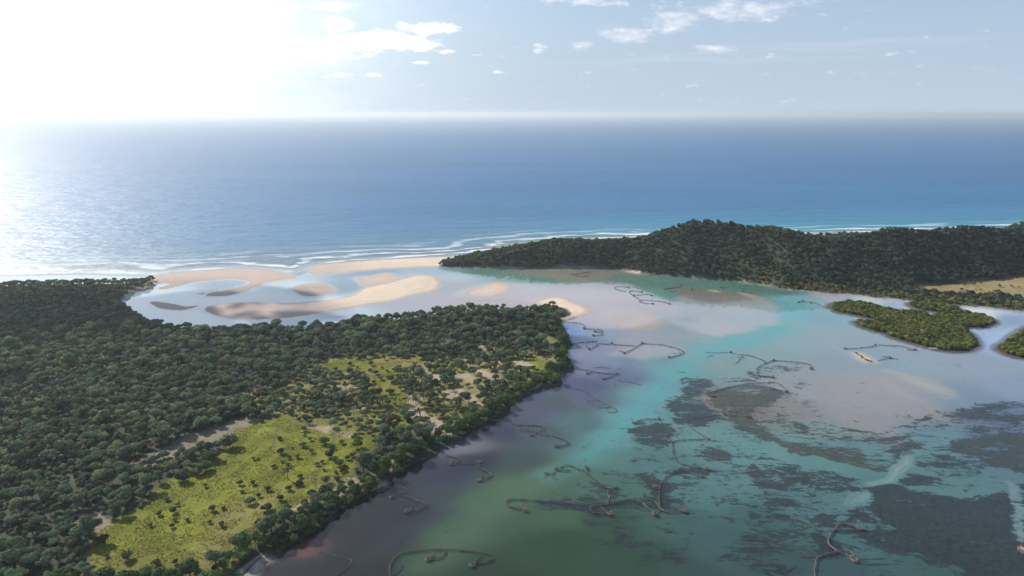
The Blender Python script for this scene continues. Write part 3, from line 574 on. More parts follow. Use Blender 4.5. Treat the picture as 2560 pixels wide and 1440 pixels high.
def mat_terrain():
    m, t = newmat('terrain')
    out = t.n('ShaderNodeOutputMaterial')
    col = t.n('ShaderNodeAttribute', attribute_name='col').outputs['Color']
    weed = t.n('ShaderNodeAttribute', attribute_name='weed').outputs['Fac']
    br = t.n('ShaderNodeAttribute', attribute_name='brown').outputs['Fac']
    land = t.n('ShaderNodeAttribute', attribute_name='land').outputs['Fac']
    pos = t.n('ShaderNodeNewGeometry').outputs['Position']
    rot = t.n('ShaderNodeMapping', {'Vector': pos, 'Rotation': (0, 0, R(28)), 'Scale': (.55, 1.25, 1)}).outputs[0]
    w = t.n('ShaderNodeTexNoise', {'Vector': pos, 'Scale': .05, 'Detail': 3.0})
    rw = t.vm('ADD', rot, t.vm('MULTIPLY', w.outputs['Color'], (14, 14, 0)))
    n1 = t.noise(rw, .10, 8, .66)
    n2 = t.noise(pos, .6, 5, .6)
    n5 = t.noise(t.vm('MULTIPLY', rw, (1.0, 1.9, 1.0)), .32, 6, .7)
    comb = t.m('ADD', t.m('ADD', t.m('MULTIPLY', n1, .46), t.m('MULTIPLY', n5, .36)), t.m('MULTIPLY', n2, .18))
    mask = t.mr(t.m('ADD', weed, t.m('MULTIPLY', t.m('SUBTRACT', comb, .5), 3.7)), .55, .76)
    wc = t.mix(br, rgb(.011, .020, .023), rgb(.055, .053, .032))
    wc = t.mix(1.0, wc, t.n('ShaderNodeCombineColor', {0: t.mr(n2, .3, .7, .6, 1.3), 1: t.mr(n2, .3, .7, .6, 1.3), 2: t.mr(n2, .3, .7, .6, 1.3)}).outputs[0], 'MULTIPLY')
    # grain of the ground
    n3 = t.noise(pos, .9, 6, .65); n4 = t.noise(pos, .16, 5, .6)
    gv = t.m('MULTIPLY', t.mr(n3, .25, .75, .72, 1.28, False), t.mr(n4, .3, .7, .88, 1.12, False))
    gv = t.m('ADD', t.m('MULTIPLY', t.m('SUBTRACT', gv, 1.0), t.m('ADD', .30, t.m('MULTIPLY', land, .9))), 1.0)
    base = t.mix(1.0, col, t.n('ShaderNodeCombineColor', {0: gv, 1: gv, 2: gv}).outputs[0], 'MULTIPLY')
    c = t.mix(t.m('MULTIPLY', mask, t.mr(t.m('ADD', t.m('MULTIPLY', n5, .6), t.m('MULTIPLY', n2, .4)), .34, .62, 1.0, .88, False)), base, wc)
    bmp = t.n('ShaderNodeBump', {'Height': t.m('MULTIPLY', t.m('ADD', n3, n2), t.m('ADD', .06, land)), 'Strength': .5, 'Distance': .5})
    bs = t.n('ShaderNodeBsdfPrincipled', {'Base Color': c, 'Roughness': .9, 'Specular IOR Level': .15, 'Normal': bmp.outputs[0]})
    t.t.links.new(bs.outputs[0], out.inputs[0])
    return m
def mat_water():
    m, t = newmat('water')
    out = t.n('ShaderNodeOutputMaterial')
    opa = t.n('ShaderNodeAttribute', attribute_name='opa').outputs['Fac']
    body = t.n('ShaderNodeAttribute', attribute_name='body').outputs['Color']
    sd = t.n('ShaderNodeAttribute', attribute_name='shore').outputs['Fac']
    sea = t.n('ShaderNodeAttribute', attribute_name='sea').outputs['Fac']
    pos = t.n('ShaderNodeNewGeometry').outputs['Position']
    # swell runs parallel to the coast
    mp = t.n('ShaderNodeMapping', {'Vector': pos, 'Rotation': (0, 0, R(-7)), 'Scale': (.30, 1.0, 1)}).outputs[0]
    a = t.noise(mp, .045, 6, .62); b = t.noise(mp, .28, 4, .6); r_ = t.noise(pos, .8, 3, .5)
    gust = t.noise(t.n('ShaderNodeMapping', {'Vector': pos, 'Scale': (.25, 1, 1)}).outputs[0], .004, 4, .6)
    hgt = t.m('ADD', t.m('MULTIPLY', a, 9.0), t.m('MULTIPLY', b, 2.6))
    hs = t.m('MULTIPLY', hgt, sea)
    hl = t.m('MULTIPLY', r_, .003)
    bmp = t.n('ShaderNodeBump', {'Height': t.m('ADD', hs, hl), 'Strength': .55, 'Distance': 1.0})
    # foam in bands parallel to the shore
    f1 = t.noise(mp, .07, 8, .7)
    f2 = t.noise(t.n('ShaderNodeMapping', {'Vector': pos, 'Scale': (.5, 1, 1)}).outputs[0], .012, 3, .5)
    sdw = t.m('ADD', sd, t.m('MULTIPLY', t.m('SUBTRACT', f2, .5), 90))
    band = t.n('ShaderNodeMath', {0: t.m('MULTIPLY', sdw, 2 * math.pi / 27.0)}, operation='SINE').outputs[0]
    zone = t.m('MULTIPLY', t.mr(sd, 110, 20), t.mr(sd, -6, 1))
    # steep turquoise coast on the right has only one line of breakers
    xs = t.n('ShaderNodeSeparateXYZ', {0: pos}).outputs[0]
    zr = t.m('MULTIPLY', t.mr(sd, 85, 25), t.mr(sd, -5, 1))
    zone = t.n('ShaderNodeMix', {0: t.mr(xs, 10, 80), 2: zone, 3: zr}).outputs[0]
    wash = t.m('MULTIPLY', t.mr(sd, 8, 0), t.mr(sd, -6, -1))
    fo = t.m('ADD', t.m('MULTIPLY', t.m('ADD', band, .25), .6), t.m('MULTIPLY', t.m('SUBTRACT', f1, .5), 4.0))
    foam = t.m('MULTIPLY', t.mr(fo, .15, .95), zone)
    foam = t.m('MULTIPLY', t.m('MAXIMUM', foam, t.m('MULTIPLY', wash, .6)), sea, clamp=True)
    gm = t.mr(gust, .3, .7, .88, 1.14, False)
    body2 = t.mix(1.0, body, t.n('ShaderNodeCombineColor', {0: gm, 1: gm, 2: gm}).outputs[0], 'MULTIPLY')
    bf = t.n('ShaderNodeNewGeometry').outputs['Backfacing']
    fres = t.n('ShaderNodeFresnel', {'IOR': t.m('SUBTRACT', 1.333, t.m('MULTIPLY', bf, .583)), 'Normal': bmp.outputs[0]}).outputs[0]
    fac = t.n('ShaderNodeMix', {0: sea, 2: fres, 3: t.m('MINIMUM', t.m('MULTIPLY', fres, .5), .21)}).outputs[0]
    rough = t.m('ADD', .035, t.m('MULTIPLY', sea, .33))
    gl = t.n('ShaderNodeBsdfGlossy', {'Color': rgb(.96, .97, 1), 'Roughness': rough, 'Normal': bmp.outputs[0]})
    tr = t.n('ShaderNodeBsdfTransparent', {'Color': rgb(.93, .97, .96)})
    df = t.n('ShaderNodeBsdfDiffuse', {'Color': body2, 'Normal': bmp.outputs[0]})
    under = t.n('ShaderNodeMixShader', {0: opa, 1: tr.outputs[0], 2: df.outputs[0]})
    wat = t.n('ShaderNodeMixShader', {0: fac, 1: under.outputs[0], 2: gl.outputs[0]})
    fd = t.n('ShaderNodeBsdfDiffuse', {'Color': rgb(.75, .78, .80)})
    fin = t.n('ShaderNodeMixShader', {0: foam, 1: wat.outputs[0], 2: fd.outputs[0]})
    t.t.links.new(fin.outputs[0], out.inputs[0])
    return m

def build_ground():
    deps = np.concatenate([np.linspace(58, 36, 60, endpoint=False), np.linspace(36, 7.2, 470)])
    azs = np.concatenate([np.linspace(-58, -39.5, 50, endpoint=False), np.linspace(-39.5, 39.5, 800), np.linspace(39.5, 58, 51)[1:]])
    D = H / np.tan(np.radians(deps)); A = np.radians(azs)
    X = D[:, None] * np.sin(A)[None]; Y = D[:, None] * np.cos(A)[None]
    z, col, weed, brown, la, gm = ground_fields(X.ravel(), Y.ravel())
    o = mesh_obj('ground', np.stack([X.ravel(), Y.ravel(), z], 1), grid_faces(len(D), len(A)), mat_terrain(), smooth=True)
    cattr(o, 'col', np.clip(col, .004, .85)); fattr(o, 'weed', weed); fattr(o, 'brown', brown); fattr(o, 'land', la)
    tag(o, kind='structure')
    # coarse bed for the rest of the estuary and the sea
    n = 40; L = 90000
    g = np.sign(np.linspace(-1, 1, n)) * np.abs(np.linspace(-1, 1, n)) ** 3 * L
    XX, YY = np.meshgrid(g, g)
    m, t = newmat('deep_bed'); out = t.n('ShaderNodeOutputMaterial')
    ps = t.n('ShaderNodeNewGeometry').outputs['Position']
    c = t.mix(t.mr(t.noise(ps, .02, 6, .6), .4, .6), rgb(.10, .14, .13), rgb(.05, .07, .06))
    t.t.links.new(t.n('ShaderNodeBsdfDiffuse', {'Color': c}).outputs[0], out.inputs[0])
    b = mesh_obj('sea_bed', np.stack([XX.ravel(), YY.ravel(), np.full(n * n, -8.0)], 1), grid_faces(n, n), m)
    tag(b, kind='structure')
def build_water():
    deps = np.concatenate([np.linspace(80, 30, 20, endpoint=False), np.linspace(30, 15, 40, endpoint=False), np.linspace(15, 6, 230, endpoint=False), np.geomspace(6, .048, 110)])
    D = H / np.tan(np.radians(deps))
    azs = np.concatenate([np.linspace(-180, -60, 20, endpoint=False), np.linspace(-60, 60, 420, endpoint=False), np.linspace(60, 180, 21)])
    A = np.radians(azs)
    X = (D[:, None] * np.sin(A)[None]).ravel(); Y = (D[:, None] * np.cos(A)[None]).ravel()
    coast = world([(-2500, 720), (-900, 698), (0, 687), (200, 685), (385, 690), (430, 684), (500, 678), (560, 674), (620, 671), (660, 674), (700, 680), (735, 688), (765, 678), (785, 666), (800, 662),
                   (900, 653), (1000, 647), (1100, 643)] + SEA_B)
    d, par = segdist(X, Y, coast, False)
    yc = np.interp(X, coast[:, 0], coast[:, 1])
    seaside = Y > yc
    sd = np.where(seaside, d, -d)
    sea = sst(sd, -6, 12)
    opa = sst(sd, 10, 45)
    shall = np.exp(-np.maximum(sd, 0) / 95); shall2 = np.exp(-np.maximum(sd, 0) / 420)
    right = sst(X, -250, 400)
    deep = OC_DEEP[None]
    sh = OC_SH_L[None] * (1 - right[:, None]) + OC_SH_R[None] * right[:, None]
    mid = OC_MID[None]
    body = deep * (1 - shall2[:, None]) + mid * shall2[:, None]
    body = body * (1 - shall[:, None]) + sh * shall[:, None]
    F = grid_faces(len(D), len(A))
    fs = seaside[F].mean(1) > .5
    fs |= np.hypot(X, Y)[F].mean(1) > 1500
    mw = mat_water()
    for name, sel in (('lagoon_water', ~fs), ('ocean', fs)):
        f = F[sel]; u, inv = np.unique(f, return_inverse=True); f2 = inv.reshape(-1, 4)
        o = mesh_obj(name, np.stack([X[u], Y[u], np.zeros(len(u))], 1), f2, mw, smooth=True)
        cattr(o, 'body', body[u]); fattr(o, 'opa', opa[u]); fattr(o, 'shore', np.clip(sd[u], -300, 5000)); fattr(o, 'sea', sea[u])
        tag(o, kind='structure')
OC_DEEP = np.array([.012, .12, .29]); OC_MID = np.array([.025, .16, .31])
OC_SH_L = np.array([.16, .24, .27]); OC_SH_R = np.array([.06, .33, .40])
build_ground()
build_water()

def build_haze():
    m, t = newmat('haze'); out = t.n('ShaderNodeOutputMaterial')
    v = t.n('ShaderNodeVolumePrincipled', {'Color': rgb(.84, .94, 1.0), 'Density': HAZE, 'Anisotropy': .38})
    t.t.links.new(v.outputs[0], out.inputs['Volume'])
    L = 200000; z0, z1_ = -9.0, 168.0
    V = [(-L, -L, z0), (L, -L, z0), (L, L, z0), (-L, L, z0), (-L, -L, z1_), (L, -L, z1_), (L, L, z1_), (-L, L, z1_)]
    F = [(0, 3, 2, 1), (4, 5, 6, 7), (0, 1, 5, 4), (1, 2, 6, 5), (2, 3, 7, 6), (3, 0, 4, 7)]
    o = mesh_obj('haze', V, F, m); tag(o, kind='stuff')
build_haze()
# ---------------------------------------------------------------- plants
def mat_leaf(name, c1, c2, c3, trans=.38, patch=.012):
    """leaf colour varies from plant to plant and slowly over the land"""
    m, t = newmat(name); out = t.n('ShaderNodeOutputMaterial')
    rnd = t.n('ShaderNodeObjectInfo').outputs['Random']
    pos = t.n('ShaderNodeNewGeometry').outputs['Position']
    ps = t.noise(pos, patch, 4, .6); pf = t.noise(pos, .9, 3, .6)
    ri = t.n('ShaderNodeNewGeometry').outputs['Random Per Island']
    c = t.mix(t.mr(ps, .35, .65), c1, c2)
    c = t.mix(t.mr(rnd, .45, 1.0, 0, 1.0, False), c, c3)
    v = t.m('MULTIPLY', t.m('ADD', .5, t.m('MULTIPLY', t.m('FRACT', t.m('MULTIPLY', rnd, 7.31)), 1.0)), t.m('ADD', .7, t.m('MULTIPLY', ri, .6)))
    v = t.m('MULTIPLY', v, t.mr(pf, .3, .7, .8, 1.25, False))
    c = t.mix(1.0, c, t.n('ShaderNodeCombineColor', {0: v, 1: v, 2: v}).outputs[0], 'MULTIPLY')
    d = t.n('ShaderNodeBsdfDiffuse', {'Color': c, 'Roughness': .5})
    tr = t.n('ShaderNodeBsdfTranslucent', {'Color': t.mix(1.0, c, rgb(1.25, 1.35, .7), 'MULTIPLY')})
    gl = t.n('ShaderNodeBsdfGlossy', {'Color': rgb(.9, .95, 1), 'Roughness': .5})
    a = t.n('ShaderNodeMixShader', {0: trans, 1: d.outputs[0], 2: tr.outputs[0]})
    b = t.n('ShaderNodeMixShader', {0: .012, 1: a.outputs[0], 2: gl.outputs[0]})
    t.t.links.new(b.outputs[0], out.inputs[0])
    return m
def mat_plain(name, c, rough=.9, noise_scale=3.0, var=.35):
    m, t = newmat(name); out = t.n('ShaderNodeOutputMaterial')
    pos = t.n('ShaderNodeNewGeometry').outputs['Position']
    n = t.mr(t.noise(pos, noise_scale, 4, .6), .3, .7, 1 - var, 1 + var, False)
    cc = t.mix(1.0, rgb(*c), t.n('ShaderNodeCombineColor', {0: n, 1: n, 2: n}).outputs[0], 'MULTIPLY')
    t.t.links.new(t.n('ShaderNodeBsdfPrincipled', {'Base Color': cc, 'Roughness': rough, 'Specular IOR Level': .2}).outputs[0], out.inputs[0])
    return m
M_FOREST = mat_leaf('forest_leaves', rgb(.120, .175, .130), rgb(.140, .192, .120), rgb(.200, .200, .135))
M_HILL = mat_leaf('dune_forest_leaves', rgb(.068, .108, .078), rgb(.088, .130, .080), rgb(.130, .142, .100))
M_BUSH = mat_leaf('bush_leaves', rgb(.075, .110, .055), rgb(.090, .130, .055), rgb(.130, .140, .090))
M_SHORE = mat_leaf('shore_tree_leaves', rgb(.085, .145, .050), rgb(.072, .128, .056), rgb(.115, .165, .050))
M_MANG = mat_leaf('mangrove_leaves', rgb(.19, .21, .050), rgb(.13, .17, .050), rgb(.24, .22, .065), patch=.05)
M_MANG2 = mat_leaf('fringe_leaves', rgb(.22, .22, .065), rgb(.12, .15, .06), rgb(.27, .24, .09), patch=.05)
M_PALM = mat_leaf('palm_leaves', rgb(.070, .095, .030), rgb(.085, .100, .035), rgb(.110, .105, .050))
M_GRASS = mat_leaf('grass_blades', rgb(.20, .215, .035), rgb(.17, .20, .03), rgb(.26, .22, .07), trans=.5)
M_BARK = mat_plain('bark', (.10, .085, .065))
def basis(N):
    a = np.where(np.abs(N[:, 2:3]) < .9, np.array([[0, 0, 1.]]), np.array([[1., 0, 0]]))
    t1 = np.cross(N, a); t1 /= np.linalg.norm(t1, axis=1, keepdims=True); return t1, np.cross(N, t1)
def ico(sub=1):
    bm = bmesh.new(); bmesh.ops.create_icosphere(bm, subdivisions=sub, radius=1)
    V = np.array([v.co[:] for v in bm.verts]); F = np.array([[v.index for v in f.verts] for f in bm.faces]); bm.free(); return V, F
ICOV, ICOF = ico(1); ICOV2, ICOF2 = ico(2)
def crown_geo(rng, n, leaf, lobes, rad, flat, zc, spread):
    """foliage: leaf clumps spread over several lobes with a rough inner mass"""
    L = []
    for i in range(lobes):
        a = rng.random() * 2 * math.pi; q = math.sqrt(rng.random()) * spread if i else 0
        s = (1 - .35 * q / max(spread, .01)) * rng.uniform(.72, 1.05) if i else 1.0
        L.append((q * math.cos(a), q * math.sin(a), zc + rng.uniform(-.25, .35) * rad * (1 - .5 * q / max(spread, .1)), rad * s * .72, rad * s * .72 * flat))
    V, F = [], []; base = 0
    for (x, y, z, r, h) in L:
        v = ICOV * np.array([r, r, h]) * .80 * (1 + .22 * rng.standard_normal((len(ICOV), 1)).clip(-1, 1)) + np.array([x, y, z])
        V.append(v); f = ICOF + base; F.append(np.stack([f[:, 0], f[:, 1], f[:, 2], f[:, 2]], 1)); base += len(v)
    tri = np.concatenate(F)[:, :3]; triV = np.concatenate(V)
    per = int(n / lobes * 1.6) + 4
    PV, PF = [], []
    for k, (x, y, z, r, h) in enumerate(L):
        d = rng.standard_normal((per, 3)); d[:, 2] = np.where(rng.random(per) < .82, np.abs(d[:, 2]), d[:, 2]); d /= np.linalg.norm(d, axis=1, keepdims=True)
        c = np.array([x, y, z]) + d * np.array([r, r, h]) * rng.uniform(.78, 1.12, (per, 1))
        keep = np.ones(per, bool)
        for j, (x2, y2, z2, r2, h2) in enumerate(L):
            if j != k: keep &= (((c - [x2, y2, z2]) / [r2, r2, h2]) ** 2).sum(1) > .72
        c, d = c[keep], d[keep]
        N = d + rng.standard_normal(d.shape) * .33; N /= np.linalg.norm(N, axis=1, keepdims=True)
        t1, t2 = basis(N); an = rng.random((len(c), 1)) * 6.28
        u = t1 * np.cos(an) + t2 * np.sin(an); w = np.cross(N, u)
        s = leaf * rng.uniform(.6, 1.35, (len(c), 1)); s2 = s * rng.uniform(.5, .95, (len(c), 1))
        q = np.stack([c - u * s, c - w * s2 + N * s * .25, c + u * s, c + w * s2 - N * s * .1], 1)
        PV.append(q.reshape(-1, 3)); PF.append(len(c))
    PV = np.concatenate(PV); nq = sum(PF)
    quads = np.arange(nq * 4).reshape(-1, 4)
    # triangulate both into one triangle list
    qt = np.concatenate([quads[:, [0, 1, 2]], quads[:, [0, 2, 3]]]) + len(triV)
    return np.concatenate([triV, PV]), np.concatenate([tri, qt])
def trunk_geo(rng, h, r, zc_list, sides=5):
    """tapered trunk with limbs reaching into the crown"""
    V, F = [], []
    def tube(p0, p1, r0, r1):
        b = sum(len(v) for v in V); d = np.array(p1) - np.array(p0); d = d / (np.linalg.norm(d) + 1e-9)
        t1, t2 = basis(d[None]); an = np.arange(sides) * 2 * math.pi / sides
        ring = np.cos(an)[:, None] * t1 + np.sin(an)[:, None] * t2
        V.append(np.array(p0) + ring * r0); V.append(np.array(p1) + ring * r1)
        for i in range(sides):
            j = (i + 1) % sides; F.append((b + i, b + j, b + sides + j)); F.append((b + i, b + sides + j, b + sides + i))
    k = (rng.uniform(-.1, .1) * h, rng.uniform(-.1, .1) * h, h * .55)
    tube((0, 0, -.4), k, r, r * .7)
    for i in range(zc_list):
        a = rng.random() * 6.28; q = rng.uniform(.25, .5) * h
        tube(k, (k[0] + q * math.cos(a), k[1] + q * math.sin(a), h * rng.uniform(.8, 1.0)), r * .5, r * .2)
    return np.concatenate(V), np.array(F)
def joined(name, parts, link=False):
    V = np.concatenate([p[0] for p in parts]); F = []; b = 0; mi = []
    for k, p in enumerate(parts): F.append(p[1] + b); b += len(p[0]); mi += [k] * len(p[1])
    o = mesh_obj(name, V, np.concatenate(F), None, link=link)
    for p in parts: o.data.materials.append(p[2])
    o.data.polygons.foreach_set('material_index', np.array(mi, np.int32)); return o

KINDS = {}
def make_kind(key, mat, nvar, n, leaf, rad, flat, zc, spread, lobes, tr):
    out = []
    for i in range(nvar):
        rng = np.random.default_rng(sum(map(ord, key)) * 31 + i)
        lb = lobes[i % len(lobes)]
        cv, cf = crown_geo(rng, n, leaf, lb, rad * rng.uniform(.9, 1.1), flat * rng.uniform(.85, 1.15), zc, spread)
        tv, tf = trunk_geo(rng, zc, tr, 3)
        out.append(((cv, cf), (tv, tf)))
    KINDS[key] = (out, mat)
#           key        material  variants leaves size  rad  flat  zc  spread lobes        trunk
make_kind('forest_near', M_FOREST, 8, 760, .24, 2.35, .9, 3.5, 2.3, (5, 7, 4, 3, 8, 6, 5, 2), .22)
make_kind('forest_far', M_FOREST, 6, 280, .40, 2.35, .9, 3.5, 2.2, (5, 7, 4, 3, 6, 2), .22)
make_kind('hill', M_HILL, 6, 250, .44, 2.5, .95, 2.7, 2.6, (5, 7, 4, 6, 3, 5), .22)
make_kind('shore', M_SHORE, 5, 650, .30, 2.8, .85, 2.8, 1.9, (6, 7, 5, 8, 6), .22)
make_kind('bush', M_BUSH, 5, 300, .17, 1.25, .75, .9, .8, (4, 5, 3, 6, 4), .06)
make_kind('mangrove', M_MANG, 5, 230, .30, 1.9, .80, 1.3, 1.3, (4, 5, 3, 6, 4), .08)
make_kind('fringe', M_MANG2, 4, 160, .40, 1.9, .85, 1.5, 1.3, (4, 5, 3, 4), .08)

DATA = bpy.data.collections.new('plant_shapes')      # shapes used by the stuff objects only, not linked to the scene
def stuff_instances(name, key, P, rz, sc, idx, label, shapes=None):
    """one object for the plants past the first few hundred"""
    col = bpy.data.collections.new('shapes_' + name)
    if shapes is None:
        var, mat = KINDS[key]
        shapes = [joined('%s_shape_%02d' % (name, i), [(c[0], c[1], mat), (t[0], t[1], M_BARK)]) for i, (c, t) in enumerate(var)]
    for s in shapes: col.objects.link(s)
    me = bpy.data.meshes.new(name); me.vertices.add(len(P)); me.vertices.foreach_set('co', np.asarray(P, np.float32).ravel())
    o = bpy.data.objects.new(name, me); COL.objects.link(o)
    me.attributes.new('rz', 'FLOAT_VECTOR', 'POINT').data.foreach_set('vector', np.stack([0 * rz, 0 * rz, rz], 1).astype(np.float32).ravel())
    me.attributes.new('sc', 'FLOAT_VECTOR', 'POINT').data.foreach_set('vector', np.asarray(sc, np.float32).ravel())
    me.attributes.new('ix', 'INT', 'POINT').data.foreach_set('value', idx.astype(np.int32))
    ng = bpy.data.node_groups.new('scatter_' + name, 'GeometryNodeTree')
    ng.interface.new_socket('Geometry', in_out='INPUT', socket_type='NodeSocketGeometry'); ng.interface.new_socket('Geometry', in_out='OUTPUT', socket_type='NodeSocketGeometry')
    N = ng.nodes; gi = N.new('NodeGroupInput'); go = N.new('NodeGroupOutput')
    ci = N.new('GeometryNodeCollectionInfo'); ci.inputs[0].default_value = col; ci.inputs[1].default_value = True; ci.inputs[2].default_value = True
    ip = N.new('GeometryNodeInstanceOnPoints'); ip.inputs['Pick Instance'].default_value = True
    def na(nm, ty):
        q = N.new('GeometryNodeInputNamedAttribute'); q.data_type = ty; q.inputs[0].default_value = nm
        return [s for s in q.outputs if s.enabled and s.name == 'Attribute'][0]
    L = ng.links
    e2r = N.new('FunctionNodeEulerToRotation')
    L.new(na('rz', 'FLOAT_VECTOR'), e2r.inputs[0])
    L.new(gi.outputs[0], ip.inputs['Points']); L.new(ci.outputs[0], ip.inputs['Instance'])
    L.new(na('ix', 'INT'), ip.inputs['Instance Index']); L.new(e2r.outputs[0], ip.inputs['Rotation']); L.new(na('sc', 'FLOAT_VECTOR'), ip.inputs['Scale'])
    L.new(ip.outputs[0], go.inputs[0])
    md = o.modifiers.new('scatter', 'NODES'); md.node_group = ng
    tag(o, label, None, None, 'stuff')
    return o
TRIMESH = {}
def plant(name, key, vi, x, y, z, rz, s, sz, label, cat, group, foliage='crown', wood='trunk'):
    k = (key, vi)
    if k not in TRIMESH:
        (cv, cf), (tv, tf) = KINDS[key][0][vi]
        a = mesh_obj(foliage, cv, cf, KINDS[key][1], link=False); b = mesh_obj(wood, tv, tf, M_BARK, link=False)
        TRIMESH[k] = (a, b)
    a, b = TRIMESH[k]
    e = empty(name, (x, y, z)); e.rotation_euler = (0, 0, rz); e.scale = (s, s, sz)
    for q, nm in ((a, foliage), (b, wood)):
        c = q.copy(); c.name = nm; COL.objects.link(c); c.parent = e
    return tag(e, label, cat, group)

def jitter(x0, x1, y0, y1, sp, rng):
    nx = int((x1 - x0) / sp); ny = int((y1 - y0) / sp)
    X, Y = np.meshgrid(np.arange(nx) * sp + x0, np.arange(ny) * sp + y0)
    X = X + (np.arange(ny)[:, None] % 2) * sp / 2
    return (X + rng.uniform(-.42, .42, X.shape) * sp).ravel(), (Y + rng.uniform(-.42, .42, X.shape) * sp).ravel()
def seen(X, Y, margin=9):
    return (np.abs(np.degrees(np.arctan2(X, Y))) < 38 + margin) & (np.hypot(X, Y) > 150)
def pix(X, Y, Z):
    d = np.stack([X, Y, Z - H]); zc = d[1] * CP - d[2] * SP; yc = d[1] * SP + d[2] * CP
    return 1280 + FPX * d[0] / zc, 720 - FPX * yc / zc
PX_OK = lambda X, Y, Z, m=0: (lambda p: (p[0] > -m) & (p[0] < 2560 + m) & (p[1] > 0) & (p[1] < 1440 + m))(pix(X, Y, Z))

# hand placed bushes of the meadow: photo pixel of the foot, width in photo pixels, how it stands
MB = ([(x, y, w, 'a') for x, y, w in z6([])] if False else [])
for x, y, w in [(1420, 930, 80), (1535, 998, 60), (1430, 1000, 60), (1310, 950, 60), (1455, 875, 45), (1680, 722, 50), (1740, 915, 75), (1830, 905, 55), (1815, 1035, 75), (1720, 1015, 50),
                (1965, 705, 62), (1985, 770, 52), (1410, 1052, 55), (1232, 1042, 50), (1280, 1350, 95), (1440, 1335, 60), (1600, 1380, 85), (1040, 1300, 115), (870, 1285, 60), (850, 1180, 130),
                (1370, 832, 70), (1000, 1435, 90), (1660, 590, 170), (1560, 510, 150), (1720, 500, 190), (1880, 390, 190), (1500, 670, 150), (1620, 620, 110), (2050, 855, 100), (2075, 500, 50), (2070, 700, 60)]:
    MB.append((x / 3.273, 1000 + y / 3.273, w / 3.273))
for x, y, w in [(195, 335, 68), (390, 392, 85), (445, 338, 48), (205, 450, 85), (275, 488, 62), (345, 482, 66), (455, 440, 52), (400, 306, 40), (300, 410, 30), (145, 562, 55), (215, 522, 42), (260, 548, 60), (20, 500, 42),
                (365, 642, 64), (355, 702, 85), (275, 745, 76), (95, 748, 78), (20, 800, 55), (555, 365, 130), (610, 405, 80), (605, 470, 110), (640, 500, 56), (500, 545, 60), (540, 525, 50), (555, 588, 40),
                (575, 680, 95), (670, 660, 82), (690, 722, 85), (590, 765, 115), (460, 785, 95), (700, 362, 70), (830, 395, 125), (800, 326, 60), (790, 470, 90), (880, 460, 90), (750, 492, 60), (730, 560, 55),
                (820, 590, 75), (690, 545, 105), (715, 582, 60), (650, 602, 50), (700, 600, 50), (200, 825, 75), (95, 905, 125), (250, 915, 120), (400, 850, 80), (460, 856, 64), (490, 900, 90), (780, 690, 95),
                (860, 650, 65), (1000, 470, 115), (1010, 500, 70), (395, 262, 70), (820, 310, 80), (480, 70, 70), (360, 65, 70)]:
    MB.append((640 + x / 3.273, 1000 + y / 3.273, w / 3.273))
for x, y, w in [(940, 935, 80), (930, 1000, 70), (1015, 965, 50), (1265, 975, 50), (1430, 990, 110), (1380, 995, 60), (1140, 1005, 70), (1190, 1035, 90), (1075, 1030, 50), (1010, 1000, 30), (1350, 1230, 130), (1100, 1200, 60),
                (860, 1290, 130), (640, 1390, 130), (1150, 940, 80), (1310, 1010, 50), (1640, 1000, 90), (1250, 1095, 90), (1180, 1130, 60), (1500, 1140, 70), (1180, 1220, 80)]:
    MB.append((640 + x / 4, 680 + y / 4, w / 4))
PALMS = [(640 + x / 4, 680 + y / 4) for x, y in [(800, 1310), (930, 1340), (1165, 1340), (1210, 1330), (1050, 1290), (1040, 1330), (640, 1290), (600, 1300), (1380, 1330), (1270, 1340), (1440, 1310), (1540, 1080), (1500, 1100),
          (1580, 1110), (1480, 1150), (1560, 1170), (1510, 1060), (1620, 1220), (850, 1350), (1010, 1370), (1330, 1360), (1500, 1330), (1600, 1350), (1650, 1120), (1440, 1190), (1530, 1260), (1590, 1290), (870, 1350),
          (900, 1180), (780, 1180), (1120, 1390), (1680, 1310), (1740, 1300), (2040, 1340), (2010, 1390), (1640, 1050), (1590, 990), (730, 1320), (1900, 1180), (520, 1330)]] \
      + [(640 + x / 3.273, 1000 + y / 3.273) for x, y in [(1310, 140), (1350, 150), (1480, 60), (1700, 30), (1540, 40), (690, 40), (860, 30), (950, 45), (1000, 40), (760, 35), (260, 655)]] \
      + [(x / 3.273, 1000 + y / 3.273) for x, y in [(1900, 110), (1930, 95), (1890, 60), (1740, 40), (1760, 110)]] \
      + [(x / 3.13, 580 + y / 3.13) for x, y in [(1940, 1340), (1960, 1310), (1830, 1240), (1800, 1260), (1700, 1330), (1660, 1345), (1960, 1250), (1860, 1400), (1580, 1350), (1760, 1300)]] \
      + [(640 + x / 4, 680 + y / 4) for x, y in [(270, 660), (300, 690), (320, 680), (360, 850), (310, 870), (280, 880), (340, 890), (180, 960), (1240, 470), (160, 1010), (250, 940), (60, 960), (220, 1030), (110, 850)]]
MBW = np.array([at(p[0], p[1], 2.0) for p in MB]); MBS = np.array([p[2] for p in MB])

